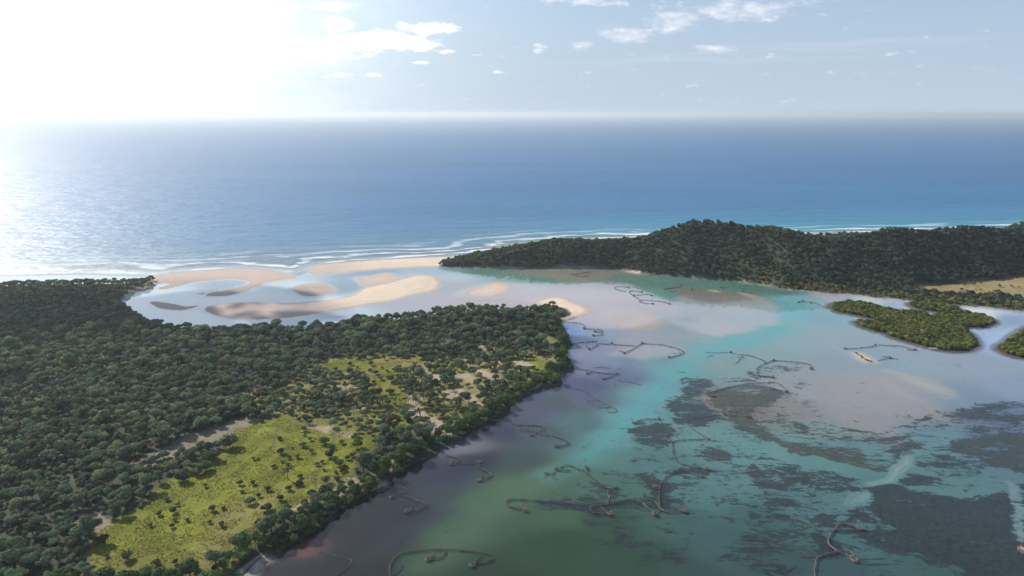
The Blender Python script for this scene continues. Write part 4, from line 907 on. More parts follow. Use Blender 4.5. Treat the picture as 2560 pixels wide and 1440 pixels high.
def scatter_land():
    rng = np.random.default_rng(11)
    # ---- left land
    X, Y = jitter(-640, 60, 140, 680, 3.8, rng)
    m = seen(X, Y); X, Y = X[m], Y[m]
    z, dA, dB, bars, dM, bz = height(X, Y, True)
    wx = X + (fbm(X, Y, 14, 4) - .5) * 9; wy = Y + (fbm(X + 99, Y, 14, 4) - .5) * 9
    dm = np.full(X.shape, -30.)
    for P in MEADOW[:2] + MEADOW[3:]: dm = np.maximum(dm, sdf(wx, wy, P, 30))
    for P, k in SANDY: dm = np.maximum(dm, sdf(wx, wy, P, 30) - .3)
    sc = np.maximum(sst(sdf(wx, wy, SCRUB, 30), -3, 3), sst(sdf(wx, wy, SCRUB2, 30), -3, 3))
    cl = fbm(X, Y, 22, 3)
    dens = 1 - sc * (.02 + .60 * sst(cl, .50, .38))
    # bare strip of sand on the point and the beach at the bottom
    east_point = sdf(X, Y, BARW['point'][0], 20) > -1
    band = (dA < 9 + 5 * (cl - .5)) & (Y < 420) & (X > -165) & (sdf(X, Y, BARW['beach_low'][0], 20) < -1.0)
    keep = (dA > .8) & (((dm < -1.2) & (rng.random(len(X)) < dens)) | band) & ~east_point
    hidden = (bz > 0) & (dA < 4); keep &= ~hidden
    X, Y, z, dA, sc, cl = [a[keep] for a in (X, Y, z, dA, sc, cl)]
    D = np.sqrt(X ** 2 + Y ** 2)
    big = rng.random(len(X)) ** 2.2
    s = .50 + .80 * big + .55 * (rng.random(len(X)) < .05)
    s *= np.where(sc > .5, .9, 1.0)
    s *= .82 + .4 * fbm(X, Y, 45, 2)
    shore = (dA < 8) & (X > -150) & (Y < 480)
    s = np.where(shore, .72 + .62 * rng.random(len(X)) ** 1.5, s)
    s = np.where((dA < 3), np.minimum(s, .62), s)
    s = np.where((Y > 470) & (X < -120), np.minimum(s, .95), s)
    sz = s * rng.uniform(.75, 1.1, len(X)) * np.where(sc > .5, .8, 1)
    rz = rng.random(len(X)) * 6.28
    vis = PX_OK(X, Y, z + 3, 10)
    order = np.argsort(D)
    order = [i for i in order if vis[i]]
    iso = []
    cand = [i for i in order if not shore[i]][:300]; cs = [i for i in order if shore[i]][:300]
    used = np.zeros(len(X), bool)
    for i in cand:
        px, py = pix(X[i], Y[i], z[i] + 3)
        size = 'broad' if s[i] > 1.05 else 'small' if s[i] < .66 else 'medium'
        if sc[i] > .5: lb = 'low tree in the narrow scrub strip beside the lower shore trees' if py > 1100 else 'low tree in the sandy scrub behind the middle lagoon shore'
        elif px < 120: lb = 'dark forest tree against the left edge, ' + ('in the bottom corner' if py > 1380 else 'just above the bottom corner' if py > 1310 else 'level with the lower meadow')
        elif py > 1380: lb = 'dark forest tree at the bottom edge, ' + ('left of the meadow grass' if px < 250 else 'below the lower meadow')
        elif py > 1300: lb = 'dark forest tree ' + ('close to the small bare sand patch left of the meadow' if px > 170 else 'inside the wood left of the small sand patch')
        elif py > 1220: lb = 'dark forest tree ' + ('on the lower left rim of the meadow' if px > 300 else 'in the closed wood above the small sand patch')
        elif py > 1150: lb = 'dark forest tree ' + ('between the sandy lane and the meadow' if px > 330 else 'in the closed wood below the sandy lane')
        else: lb = 'dark forest tree ' + ('along the upper side of the sandy lane' if px < 640 else 'between the upper meadow and the shore')
        lb = size + ' ' + lb; g = 'forest trees: ' + lb
        plant('forest_tree', 'forest_near', int(rng.integers(8)), X[i], Y[i], z[i], rz[i], s[i], sz[i], lb, 'tree', g); used[i] = True
    for i in cs:
        px, py = pix(X[i], Y[i], z[i] + 3)
        size = 'large' if s[i] > 1.05 else 'small' if s[i] < .82 else 'medium'
        lb = ('beside the small sandy beach at the bottom edge' if py > 1330 else 'over the reddish brown shallows beside the lower meadow' if py > 1280 else 'beside the two triangular trap loops' if py > 1200
              else 'at the bend of the shore above the triangular loops' if py > 1150 else 'beside the zigzag trap' if py > 1090 else 'in the second bay of the shore' if py > 1030
              else 'in the small bay below the headland' if py > 955 else 'on the corner of the headland' if py > 900 else 'near the sandy notch of the headland')
        lb = size + ' bright green bushy shore tree ' + lb; g = 'shore trees: ' + lb
        plant('shore_tree', 'shore', int(rng.integers(5)), X[i], Y[i], z[i] - .2, rz[i], s[i], sz[i], lb, 'tree', g); used[i] = True
    r = ~used
    nr = r & (D < 330) & ~shore; fr = r & (D >= 330) & ~shore; sr = r & shore
    for nm, key, mk, nv, lb in (('forest_canopy', 'forest_near', nr, 8, 'dense dark green forest canopy covering the left shore'),
                                ('far_forest_canopy', 'forest_far', fr, 6, 'dense forest canopy reaching back to the sand bars and surf'),
                                ('shore_thicket', 'shore', sr, 5, 'bushy green thicket along the farther lagoon shore')):
        if mk.any():
            stuff_instances(nm, key, np.stack([X, Y, z], 1)[mk], rz[mk], np.stack([s, s, sz], 1)[mk], rng.integers(0, nv, mk.sum()), lb)
    # ---- right land
    X, Y = jitter(-150, 640, 480, 980, 3.5, rng)
    m = seen(X, Y); X, Y = X[m], Y[m]
    z, dA, dB, bars, dM, bz = height(X, Y, True)
    wx = X + (fbm(X, Y, 14, 4) - .5) * 9; wy = Y + (fbm(X + 99, Y, 14, 4) - .5) * 9
    tn = sdf(wx, wy, TANB, 30)
    seab = sdf(X, Y, chaikin(world(SEA_B), 1, False) if False else LAND_B, 60)
    coast = world(SEA_B); ds, _ = segdist(X, Y, coast, False)
    keep = (dB > 1.0) & (tn < -1) & (ds > np.where(X < 60, 5, 16))
    X, Y, z, dB, wx, wy = [a[keep] for a in (X, Y, z, dB, wx, wy)]
    fringe = (X > 215) & (dB < 21 + 8 * (fbm(X, Y, 20, 2) - .5)) & (Y < 640)
    s = .60 + .40 * rng.random(len(X)) ** 2; s *= .8 + .45 * fbm(X, Y, 30, 3)
    s = np.where(dB < 5, s * .75, s)
    rz = rng.random(len(X)) * 6.28; sz = s * rng.uniform(.75, 1.15, len(X))
    thin = fringe & (rng.random(len(X)) < .18)
    h_ = ~fringe
    stuff_instances('dune_forest', 'hill', np.stack([X, Y, z], 1)[h_], rz[h_], np.stack([s, s, sz], 1)[h_], rng.integers(0, 6, h_.sum()), 'dark bluish green forest covering the dune hills behind the lagoon')
    f_ = fringe & ~thin
    # tan flat has loose clumps
    Xt, Yt = jitter(200, 620, 520, 660, 6.5, rng); tt = sdf(Xt, Yt, TANB, 30)
    k = (tt > -1) & (fbm(Xt, Yt, 15, 2) > .60) & seen(Xt, Yt); Xt, Yt = Xt[k], Yt[k]
    zt = height(Xt, Yt)
    X2 = np.concatenate([X[f_], Xt]); Y2 = np.concatenate([Y[f_], Yt]); Z2 = np.concatenate([z[f_], zt])
    s2 = np.concatenate([s[f_] * 1.25, .5 + .5 * rng.random(len(Xt))]); n2 = len(X2)
    D = np.hypot(X2, Y2); vis = PX_OK(X2, Y2, Z2, 5); o_ = [i for i in np.argsort(D) if vis[i]][:300]; used = np.zeros(n2, bool)
    for i in o_:
        px, py = pix(X2[i], Y2[i], Z2[i])
        size = 'large' if s2[i] > 1.0 else 'small' if s2[i] < .75 else 'medium'
        if i >= f_.sum(): lb = size + ' dark shrub scattered on the tan grass flat at the right edge'
        else: lb = size + ' yellowish green shrub at the hill foot ' + ('behind the head of the channel' if px < 2060 else 'behind the left tip of the large island' if px < 2200 else 'behind the small mangrove islet' if px < 2330 else 'on the bank below the tan flat' if px < 2460 else 'on the bank at the right edge')
        g = 'shrubs: ' + lb
        plant('shoreline_shrub', 'fringe', int(rng.integers(4)), X2[i], Y2[i], Z2[i], rng.random() * 6.28, s2[i], s2[i] * .9, lb, 'shrub', g, 'foliage', 'stem'); used[i] = True
    r = ~used
    if r.any():
        stuff_instances('shoreline_thicket', 'fringe', np.stack([X2, Y2, Z2], 1)[r], rng.random(r.sum()) * 6.28, np.stack([s2, s2, s2], 1)[r], rng.integers(0, 4, r.sum()), 'yellowish green thicket at the foot of the farther hills')
    # ---- mangrove islands
    X, Y = jitter(150, 560, 350, 600, 2.35, rng); m = seen(X, Y); X, Y = X[m], Y[m]
    dd = {k: sdf(X, Y, P, 20) for k, P in MANGW.items()}
    best = np.max(np.stack(list(dd.values())), 0); which = np.argmax(np.stack(list(dd.values())), 0)
    wob = (fbm(X, Y, 9, 3) - .5) * 1.0
    k = best + wob > 1.3; X, Y, best, which = X[k], Y[k], best[k], which[k]
    z = height(X, Y)
    s = (.55 + .5 * rng.random(len(X))) * np.where(best < 4.5, 1.15, .72 + .5 * fbm(X, Y, 18, 2)); D = np.hypot(X, Y)
    o_ = [i for i in np.argsort(D) if PX_OK(X[i], Y[i], z[i])][:300]; used = np.zeros(len(X), bool)
    LB = [('olive green mangrove shrub on the large island in the right of the lagoon', 'mangroves on the large island'),
          ('mangrove shrub on the small islet behind the large island', 'mangroves on the small islet'),
          ('mangrove shrub on the island cut off by the right edge', 'mangroves on the right edge island')]
    for i in o_:
        lb, g = LB[which[i]]; px, py = pix(X[i], Y[i], z[i])
        if which[i] == 0: lb = ('olive mangrove shrub at the left tip' if px < 2150 and py < 800 else 'olive mangrove shrub on the small left spur' if px < 2200 and py > 796 else 'olive mangrove shrub at the near right end' if px > 2330 and py > 830 else
            'olive mangrove shrub on the right hand lobe' if px > 2380 else 'olive mangrove shrub along the near bank' if best[i] < 5 and py > 820 else 'olive mangrove shrub in the middle') + ' of the large island'
        lb = ('tall ' if s[i] > .85 else 'low ' if s[i] < .62 else 'rounded ') + lb; g = 'mangroves: ' + lb
        plant('mangrove_shrub', 'mangrove', int(rng.integers(5)), X[i], Y[i], z[i] - .1, rng.random() * 6.28, s[i], s[i], lb, 'mangrove', g, 'foliage', 'stem'); used[i] = True
    r = ~used
    stuff_instances('mangrove_thicket', 'mangrove', np.stack([X, Y, z], 1)[r], rng.random(r.sum()) * 6.28, np.stack([s, s, s], 1)[r], rng.integers(0, 5, r.sum()), 'olive green mangrove thicket covering the lagoon islands')
scatter_land()

def meadow_bushes():
    rng = np.random.default_rng(5)
    for i, (p, (wx, wy), w) in enumerate(zip(MB, MBW, MBS)):
        z = float(height(np.array([wx]), np.array([wy]))[0]); d = math.sqrt(wx * wx + wy * wy + (H - z) ** 2)
        width = w * d / FPX; s = width / 3.1
        big = w > 26; size = 'large spreading' if w > 38 else 'medium rounded' if w > 23 else 'small'
        x, y = p[0], p[1]
        if y < 1000: lb = '%s dark bush in the farther clearing behind the palms' % size; g = 'bushes in the farther clearing'
        elif y < 1070: lb = '%s bush between the two clearings near the palms' % size; g = 'bushes between the clearings'
        elif x < 430: lb = '%s dark bush in the lower left part of the meadow' % size; g = 'bushes in the lower left of the meadow'
        elif x < 640: lb = '%s dark bush on the yellow green grass in the middle of the meadow' % size; g = 'bushes in the middle of the meadow'
        elif x < 790: lb = '%s bush standing alone on grass left of the narrow footpath' % size; g = 'bushes left of the footpath'
        else: lb = '%s bush right of the footpath near the shore trees' % size; g = 'bushes right of the footpath'
        plant('meadow_bush', 'bush', int(rng.integers(5)), wx, wy, z, rng.random() * 6.28, s, s * rng.uniform(.7, .95), lb, 'bush', g + ', ' + size, 'foliage', 'stem')
    # thin scatter of little bushes between them
meadow_bushes()

def frond_mesh():
    V, F = [], []; n = 5; prev = None
    for i in range(n):
        t = i / (n - 1); x = 2.1 * t; z = .55 * math.sin(t * 2.2) - 1.05 * t * t; w = .34 * math.sin(math.pi * min(1, .12 + t * .85)) + .02
        V += [(x, -w, z - .14), (x, 0, z), (x, w, z - .14)]
        if i:
            b = i * 3; F += [(b - 3, b - 2, b + 1), (b - 3, b + 1, b), (b - 2, b - 1, b + 2), (b - 2, b + 2, b + 1)]
    return np.array(V), np.array(F)
def palms():
    rng = np.random.default_rng(9)
    fv, ff = frond_mesh(); fr = mesh_obj('frond', fv, ff, M_PALM, link=False)
    for i, p in enumerate(PALMS):
        x, y = at(p[0], p[1], 2.0); z = float(height(np.array([x]), np.array([y]))[0]); h = rng.uniform(2.6, 4.6)
        if p[1] > 1180: lb, g, h = 'lone little palm on a thin trunk standing in the meadow grass', None, 4.5
        elif p[0] < 640: lb, g = 'palm tree showing above the dark forest left of the clearing', 'palms in the forest left of the clearings'
        elif p[1] < 935: lb, g = 'palm tree rising out of the closed forest canopy in the middle distance', 'palms in the closed canopy'
        elif p[0] > 1010 or p[1] < 985: lb, g = 'palm tree on the sandy scrub near the headland', 'palms on the sandy scrub'
        else: lb, g = 'palm tree in the yellow green clearing with its trunk in view', 'palms in the clearing'
        e = empty('palm_tree', (x, y, z)); tag(e, lb, 'palm', g)
        lean = rng.uniform(-.5, .5, 2)
        pts = [np.array([0, 0, -.3]), np.array([lean[0] * .3, lean[1] * .3, h * .5]), np.array([lean[0], lean[1], h])]
        V, F = [], []
        for k, q in enumerate(pts):
            for a in range(6): V.append(q + np.array([math.cos(a * 1.047), math.sin(a * 1.047), 0]) * (.17 - .035 * k))
        for k in range(2):
            for a in range(6):
                b = k * 6; j = (a + 1) % 6; F += [(b + a, b + j, b + 6 + j), (b + a, b + 6 + j, b + 6 + a)]
        mesh_obj('trunk', np.array(V), np.array(F), M_BARK, e)
        nf = int(rng.integers(10, 14))
        for k in range(nf):
            c = fr.copy(); c.name = 'frond'; COL.objects.link(c); c.parent = e; c.location = pts[2]
            c.rotation_euler = (0, rng.uniform(-.75, .35), k * 2 * math.pi / nf + rng.uniform(-.2, .2)); sc = rng.uniform(1.0, 1.4); c.scale = (sc, sc, sc)
palms()

def grass():
    rng = np.random.default_rng(3)
    X, Y = jitter(-330, 20, 150, 420, .95, rng); m = seen(X, Y, 3); X, Y = X[m], Y[m]
    wx = X + (fbm(X, Y, 14, 4) - .5) * 9; wy = Y + (fbm(X + 99, Y, 14, 4) - .5) * 9
    d = np.full(X.shape, -30.)
    for P in MEADOW[:3]: d = np.maximum(d, sdf(wx, wy, P, 30))
    k = (d > -1) & (fbm(X, Y, 5, 4) > .42); X, Y = X[k], Y[k]; z = height(X, Y)
    shapes = []
    for i in range(3):
        r = np.random.default_rng(40 + i); n = 16
        a = r.random(n) * 6.28; q = np.sqrt(r.random(n)) * .35; c = np.stack([q * np.cos(a), q * np.sin(a), 0 * a], 1)
        dr = np.stack([np.cos(a), np.sin(a), np.zeros(n)], 1) * r.uniform(.1, .4, (n, 1)) + np.array([0, 0, 1.]) * r.uniform(.25, .55, (n, 1))
        sd_ = np.stack([-np.sin(a), np.cos(a), 0 * a], 1) * .09
        V = np.stack([c - sd_, c + sd_, c + dr], 1).reshape(-1, 3); shapes.append(joined('grass_shape_%02d' % i, [(V, np.arange(n * 3).reshape(-1, 3), M_GRASS)]))
    s = rng.uniform(.6, 1.3, len(X))
    stuff_instances('meadow_grass', None, np.stack([X, Y, z], 1), rng.random(len(X)) * 6.28, np.stack([s * .8, s * .8, s * .45], 1), rng.integers(0, 3, len(X)), 'tufted yellow green grass of the meadow', shapes)
grass()

# ---------------------------------------------------------------- fish traps, boat, small things
M_STAKE = mat_plain('weathered_stakes', (.23, .19, .17), .9, 2.0, .45)
M_REED = mat_plain('basket_reeds', (.32, .26, .225), .9, 2.0, .3)
M_WET = mat_plain('sunken_stakes', (.13, .125, .125), .9, 2.0, .4)
def stakes(P, top, rng, width=.35, r=.05, lean=.12, bottom=-.5):
    """upright sticks packed along a line, as one mesh"""
    P = np.asarray(P, float); seg = np.linalg.norm(np.diff(P, axis=0), axis=1); L = np.concatenate([[0], np.cumsum(seg)])
    n = max(4, int(L[-1] / .16)); t = np.sort(rng.random(n) * L[-1])
    x = np.interp(t, L, P[:, 0]); y = np.interp(t, L, P[:, 1])
    k = np.clip(np.searchsorted(L, t) - 1, 0, len(seg) - 1); d = np.diff(P, axis=0)[k] / (seg[k, None] + 1e-9)
    off = rng.choice([-1, 0, 1], n) * width * .42 + rng.normal(0, .06, n)
    x = x - d[:, 1] * off; y = y + d[:, 0] * off
    h = top * rng.uniform(.6, 1.25, n) * (1 + .9 * (rng.random(n) < .06))
    lx = rng.normal(0, lean, n); ly = rng.normal(0, lean, n); rr = r * rng.uniform(.7, 1.5, n)
    V = np.zeros((n, 6, 3)); a0 = rng.random(n) * 6.28
    for i in range(3):
        a = a0 + i * 2.094
        V[:, i] = np.stack([x + rr * np.cos(a), y + rr * np.sin(a), np.full(n, bottom)], 1)
        V[:, 3 + i] = np.stack([x + lx * h + rr * .7 * np.cos(a), y + ly * h + rr * .7 * np.sin(a), h], 1)
    f = np.array([[0, 1, 4], [0, 4, 3], [1, 2, 5], [1, 5, 4], [2, 0, 3], [2, 3, 5], [3, 4, 5]])
    F = (np.arange(n)[:, None, None] * 6 + f[None]).reshape(-1, 3)
    # brushwood laid lengthwise between the sticks
    m = int(L[-1] / .30); t = rng.random(m) * L[-1]; x = np.interp(t, L, P[:, 0]); y = np.interp(t, L, P[:, 1])
    k = np.clip(np.searchsorted(L, t) - 1, 0, len(seg) - 1); d = np.diff(P, axis=0)[k] / (seg[k, None] + 1e-9)
    a = np.arctan2(d[:, 1], d[:, 0]) + rng.normal(0, .22, m); hl = rng.uniform(.5, 1.0, m); off = rng.normal(0, width * .35, m); z = top * rng.uniform(.05, .8, m) - (.12 if top < 0 else 0)
    cx = x - d[:, 1] * off; cy = y + d[:, 0] * off; ux, uy = np.cos(a), np.sin(a); q = .04 * rng.uniform(.6, 1.5, m)
    B = np.stack([np.stack([cx - ux * hl - uy * q, cy - uy * hl + ux * q, z], 1), np.stack([cx + ux * hl - uy * q, cy + uy * hl + ux * q, z + .05], 1),
                  np.stack([cx + ux * hl + uy * q, cy + uy * hl - ux * q, z - .05], 1), np.stack([cx - ux * hl + uy * q, cy - uy * hl - ux * q, z], 1), np.stack([cx, cy, z + .08], 1)], 1)
    g = np.array([[0, 1, 4], [1, 2, 4], [2, 3, 4], [3, 0, 4]]); G = (np.arange(m)[:, None, None] * 5 + g[None]).reshape(-1, 3) + n * 6
    return np.concatenate([V.reshape(-1, 3), B.reshape(-1, 3)]), np.concatenate([F, G])
def trap(label, fences, baskets, sunk=(), group=None, top=.34, name='fish_trap'):
    rng = np.random.default_rng(len(label) * 7 + len(fences) * 13 + int(baskets[0][0] if baskets else 3))
    c = world(fences[0] if fences else sunk[0])[0]
    e = empty(name, (c[0], c[1], 0)); tag(e, label, 'fish trap', group)
    o3 = np.array([c[0], c[1], 0])
    for kind, lst, tp, mt in (('fence', fences, top, M_STAKE), ('sunken_fence', sunk, -.15, M_WET)):
        for pl in lst:
            P = chaikin(world(pl), 2, False)
            P = P + np.stack([fbm(P[:, 0], P[:, 1], 7, 2) - .5, fbm(P[:, 0] + 50, P[:, 1], 7, 2) - .5], 1) * 1.1
            V, F = stakes(P, tp, rng, .20 if kind == 'fence' else .2)
            tag(mesh_obj(kind, V - o3, F, mt, e), kind='stuff')
    for b in baskets:
        x, y = at(b[0], b[1]); r = rng.uniform(.62, .8) * (b[2] if len(b) > 2 else 1.0)
        an = np.linspace(0, 2 * math.pi, 15); ring = np.stack([x + r * np.cos(an), y + r * np.sin(an)], 1)
        V, F = stakes(ring, .72, rng, .3, .05, .10)
        V2, F2 = stakes(np.stack([x + r * .55 * np.cos(an * .8), y + r * .55 * np.sin(an * .8)], 1), .6, rng, .25, .045, .15)
        # woven lid of the basket
        tag(mesh_obj('basket', np.concatenate([V, V2]) - o3, np.concatenate([F, F2 + len(V)]), M_REED, e), kind='stuff')
def b1(*p): return z1(p)
TR = [
 ('fish trap with a long low wall, looped at its left end, in green water', [z1([(105, 905), (60, 888), (0, 880), (-38, 868), (-44, 850), (-35, 820), (0, 815), (60, 816), (150, 822), (250, 828)]), z1([(58, 842), (75, 870), (105, 900)])], z1([(110, 902)]), [z1([(250, 828), (400, 838), (560, 850), (640, 858)])]),
 ('fish trap of s-shaped walls in the centre of the trap cluster over dark weed', [z1([(780, 928), (700, 930), (655, 918), (636, 890), (645, 870), (690, 858), (780, 850), (900, 825), (1020, 805), (1100, 805), (1150, 825), (1192, 858), (1208, 885), (1195, 905), (1170, 925)]), z1([(728, 883), (780, 922)]), z1([(1073, 845), (1088, 872), (1130, 903), (1160, 925)])], z1([(802, 932), (1167, 932)]), []),
 ('short straight fish trap wall joining the forked trap to the long curved one', [z1([(785, 850), (784, 800), (783, 737)])], [], []),
 ('forked fish trap with two arms at the edge of the turquoise channel', [z1([(850, 716), (783, 730), (740, 700), (690, 655), (640, 620), (600, 597), (612, 560)]), z1([(595, 568), (560, 575), (510, 548), (470, 530), (430, 528), (395, 550), (365, 565)]), z1([(365, 572), (420, 578), (470, 576)])], z1([(612, 550), (360, 562), (852, 713)]), []),
 ('fish trap arm reaching right from the foot of the arched trap to a round basket', [z1([(1210, 888), (1245, 912), (1320, 914), (1390, 912)]), z1([(1268, 865), (1330, 880), (1390, 906)])], z1([(1407, 906)]), []),
 ('large arched fish trap curving right over dark weed, with a side basket on its stem', [z1([(1203, 872), (1197, 800), (1210, 730), (1225, 680), (1260, 630), (1310, 590), (1370, 575), (1430, 580), (1490, 600), (1550, 622)]), z1([(1395, 625), (1480, 630), (1540, 627)]), z1([(1210, 728), (1175, 718)])], z1([(1556, 621), (1168, 708)]), []),
 ('zigzag fish trap wall descending right of the round dark weed patch', [z1([(1290, 333), (1310, 345), (1310, 400), (1325, 470), (1370, 510), (1450, 535), (1530, 555), (1590, 565)]), z1([(1310, 340), (1400, 328), (1500, 322), (1620, 317)])], z1([(1288, 330), (1592, 560)]), [z1([(1620, 317), (1550, 280), (1470, 230), (1420, 175), (1500, 145), (1600, 130), (1700, 125)])]),
 ('hook shaped fish trap atop the round dark weed patch beside the turquoise channel', [z1([(1000, 188), (1040, 162), (1090, 152), (1150, 155), (1198, 158)]), z1([(1000, 190), (1050, 188), (1090, 192)])], z1([(1200, 150), (995, 185)]), [z1([(1210, 170), (1250, 200), (1300, 260), (1385, 320)])]),
 ('long dark fish trap wall closing into a loop with baskets, on the brown weed flat', [z4([(1930, 1217), (2050, 1185), (2200, 1145), (2350, 1120), (2560, 1105)]) + z3([(60, 1100), (110, 1115), (160, 1150), (190, 1190)]), z3([(180, 1195), (100, 1182), (45, 1165), (20, 1145)])], z3([(186, 1190), (45, 1165)]), []),
 ('short fish trap spur on the sand ridge left of the long dark wall', [z4([(1950, 1235), (2050, 1247)])], z4([(2030, 1240), (2000, 1236)]), [z1([(1640, 70), (1720, 100), (1800, 120)])]),
 ('fish trap stub with a basket at the lower end of the sand ridge', [z1([(1740, 122), (1850, 130), (1950, 136)]), z1([(1775, 92), (1830, 92), (1880, 110)])], z1([(1930, 132)]), []),
 ('pear shaped fish trap loop opening left over pale sand above the long dark wall', [z4([(2560, 905), (2480, 930), (2445, 970), (2445, 1010), (2475, 1040), (2560, 1052)]) + z3([(50, 1055)]), z3([(-40, 915), (0, 905), (60, 883), (200, 895), (380, 910), (430, 930), (442, 970)])], z3([(55, 880), (430, 966), (50, 1050)]), []),
 ('fish trap of thin straight walls beside the small grassy sandbar', [z3([(770, 768), (850, 770), (960, 755), (1080, 740)]), z3([(1100, 730), (1200, 738), (1320, 740), (1390, 755), (1450, 775)]), z3([(1395, 778), (1470, 780)])], z3([(770, 765), (1075, 728), (1470, 776)]), [z3([(820, 785), (900, 800), (1040, 875)])]),
 ('tiny y-shaped fish trap between the grassy sandbar and the large mangrove island', [z3([(1110, 888), (1170, 865), (1220, 857), (1290, 870)]), z3([(1140, 845), (1180, 848)])], z3([(1215, 855)]), []),
 ('curved fish trap at the left tip of the large mangrove island', [z3([(300, 302), (330, 290), (380, 295), (425, 306)]), z3([(430, 298), (500, 318), (550, 345), (575, 365)])], z3([(345, 288), (425, 306), (305, 300)]), []),
 ('fish trap walls starting from the sandy notch of the headland, nearest the trees', [z4([(600, 718), (640, 714), (760, 700), (850, 695)]), z4([(1000, 722), (860, 717), (850, 738), (800, 765)]), z4([(732, 730), (770, 765)])], z4([(998, 712), (775, 770)]), []),
 ('straight fish trap wall between the headland walls and the big bow shaped trap', [z4([(1025, 727), (1120, 732), (1230, 740)])], [], []),
 ('big bow shaped fish trap with baskets at both ends over pale sand', [z4([(1125, 805), (1180, 790), (1240, 755), (1300, 712)]), z4([(1310, 712), (1400, 722), (1490, 725), (1560, 742), (1650, 765), (1712, 790), (1720, 805), (1690, 825), (1620, 845), (1580, 855)]), z4([(1070, 790), (1115, 802)])], z4([(1122, 808), (1302, 708), (1572, 850)]), []),
 ('thin fish trap line with small double loops off the sandy point', [z4([(510, 497), (600, 505), (690, 515), (732, 535), (725, 560), (705, 570), (800, 570), (880, 575), (922, 590), (900, 598), (830, 596)]), z4([(870, 602), (917, 615), (890, 630), (810, 637)])], z4([(718, 560, ), (830, 594), (815, 634)]), []),
 ('fish trap reaching out from the headland trees over shaded purple water', [z4([(630, 965), (700, 975), (780, 985), (850, 1005), (950, 1015), (1050, 1022)]), z4([(1030, 1035), (980, 1052), (915, 1070)]), z4([(810, 1003), (760, 1015), (742, 1022)])], z4([(1052, 1018), (912, 1068), (752, 1012)]), []),
 ('chain of small looped fish traps on the pale sand flat below the dune hills', [z4([(1165, 157), (1080, 145), (1030, 148), (1020, 160), (1050, 178), (1130, 195)]), z4([(1300, 202), (1220, 188), (1168, 190), (1180, 215), (1215, 235), (1290, 228), (1360, 219), (1400, 236)]), z4([(1215, 240), (1280, 275)]), z4([(1410, 318), (1350, 315), (1290, 305), (1268, 292), (1300, 278), (1400, 288), (1500, 294), (1578, 318)])], z4([(1165, 155), (1298, 200), (1215, 235), (1398, 235), (1410, 317), (1575, 318)]), []),
 ('fish trap with two bent arms off the middle shore trees over grey purple water', [z5([(1910, 175), (1960, 168), (2095, 165)]) + z1([(0, 205), (120, 210), (220, 215), (262, 225), (240, 250), (190, 275)]), z1([(158, 250), (160, 285)]), z1([(230, 280), (330, 295), (430, 325), (467, 345), (440, 365), (365, 380)])], z1([(162, 285), (360, 378)]), []),
 ('zigzag fish trap close to the shore below the second bay, over dark purple water', [z5([(1490, 430), (1580, 460), (1650, 475), (1668, 490), (1650, 512), (1600, 522)]), z5([(1600, 488), (1596, 520)]), z5([(1640, 520), (1730, 530), (1820, 512), (1815, 560), (1890, 583), (1922, 605), (1910, 630), (1870, 648), (1828, 658)]), z5([(1846, 608), (1830, 650)])], z5([(1593, 522), (1828, 505), (1825, 655)]), []),
 ('fish trap nearest the lower shore trees, two triangular loops over dark brownish water', [z5([(1040, 715), (1130, 715), (1210, 718), (1240, 738), (1200, 765), (1115, 792)]), z5([(1118, 738), (1110, 788)]), z5([(1200, 780), (1300, 820), (1407, 850), (1350, 888), (1300, 905), (1235, 917)]), z5([(1262, 880), (1235, 915)])], z5([(1110, 790), (1235, 915)]), []),
 ('drowned fish trap arc near the bottom shore, faint under brown water', [], z5([]), [z5([(500, 1240), (590, 1255), (680, 1280), (760, 1300), (787, 1320), (770, 1350), (720, 1390), (650, 1430)])]),
 ('wide arching fish trap with two heart shaped ends in green water, bottom of the photo', [z5([(1100, 1440), (1088, 1380), (1110, 1310), (1160, 1262), (1250, 1243), (1400, 1228), (1550, 1224), (1700, 1232), (1850, 1245), (1930, 1265), (1947, 1287), (1920, 1315), (1850, 1335), (1775, 1347)]), z5([(1842, 1273), (1815, 1310), (1780, 1342)]), z5([(1545, 1235), (1540, 1270), (1500, 1290), (1415, 1302)]), z5([(1455, 1253), (1420, 1300)])], z5([(1770, 1350, 1.3), (1408, 1302, 1.1)]), [z5([(1202, 1348), (1180, 1390), (1130, 1425)])]),
 ('curling fish trap at the lower right with a pale basket above the weed', [z2([(770, 1053), (700, 1038), (650, 1015), (608, 1010), (560, 1035), (518, 1080), (490, 1130), (490, 1165), (520, 1200), (560, 1235)]), z2([(597, 1043), (650, 1062), (740, 1056)])], z2([(757, 1050, 1.25)]), []),
 ('fish trap wall rising from the bottom edge at the lower right to a brown basket', [z2([(375, 1460), (380, 1370), (385, 1300), (430, 1265), (500, 1245), (600, 1235), (680, 1240), (697, 1275), (690, 1295)]), z2([(638, 1260), (700, 1305)])], z2([(706, 1310, 1.2), (685, 1290)]), []),
 ('faint fish trap under the hill shore in the brown shallows', [z9([(1205, 507), (1260, 500), (1320, 490), (1370, 480)]), z9([(1230, 510), (1280, 525), (1350, 515)])], z9([(1205, 505)]), []),
 ('fish trap walls on the brown shoal under the dune hill', [z4([(1530, 170), (1600, 160), (1690, 142)]), z4([(1560, 185), (1600, 195), (1650, 190)]), z4([(1780, 178), (1810, 172)])], z4([(1532, 168), (1688, 138), (1800, 170)]), []),
 ('fish trap pieces at the right end of the brown shoal beside the channel', [z4([(2090, 158), (2130, 150), (2180, 152)]), z4([(2290, 192), (2340, 200), (2420, 215)])], z4([(2092, 155), (2300, 188)]), []),
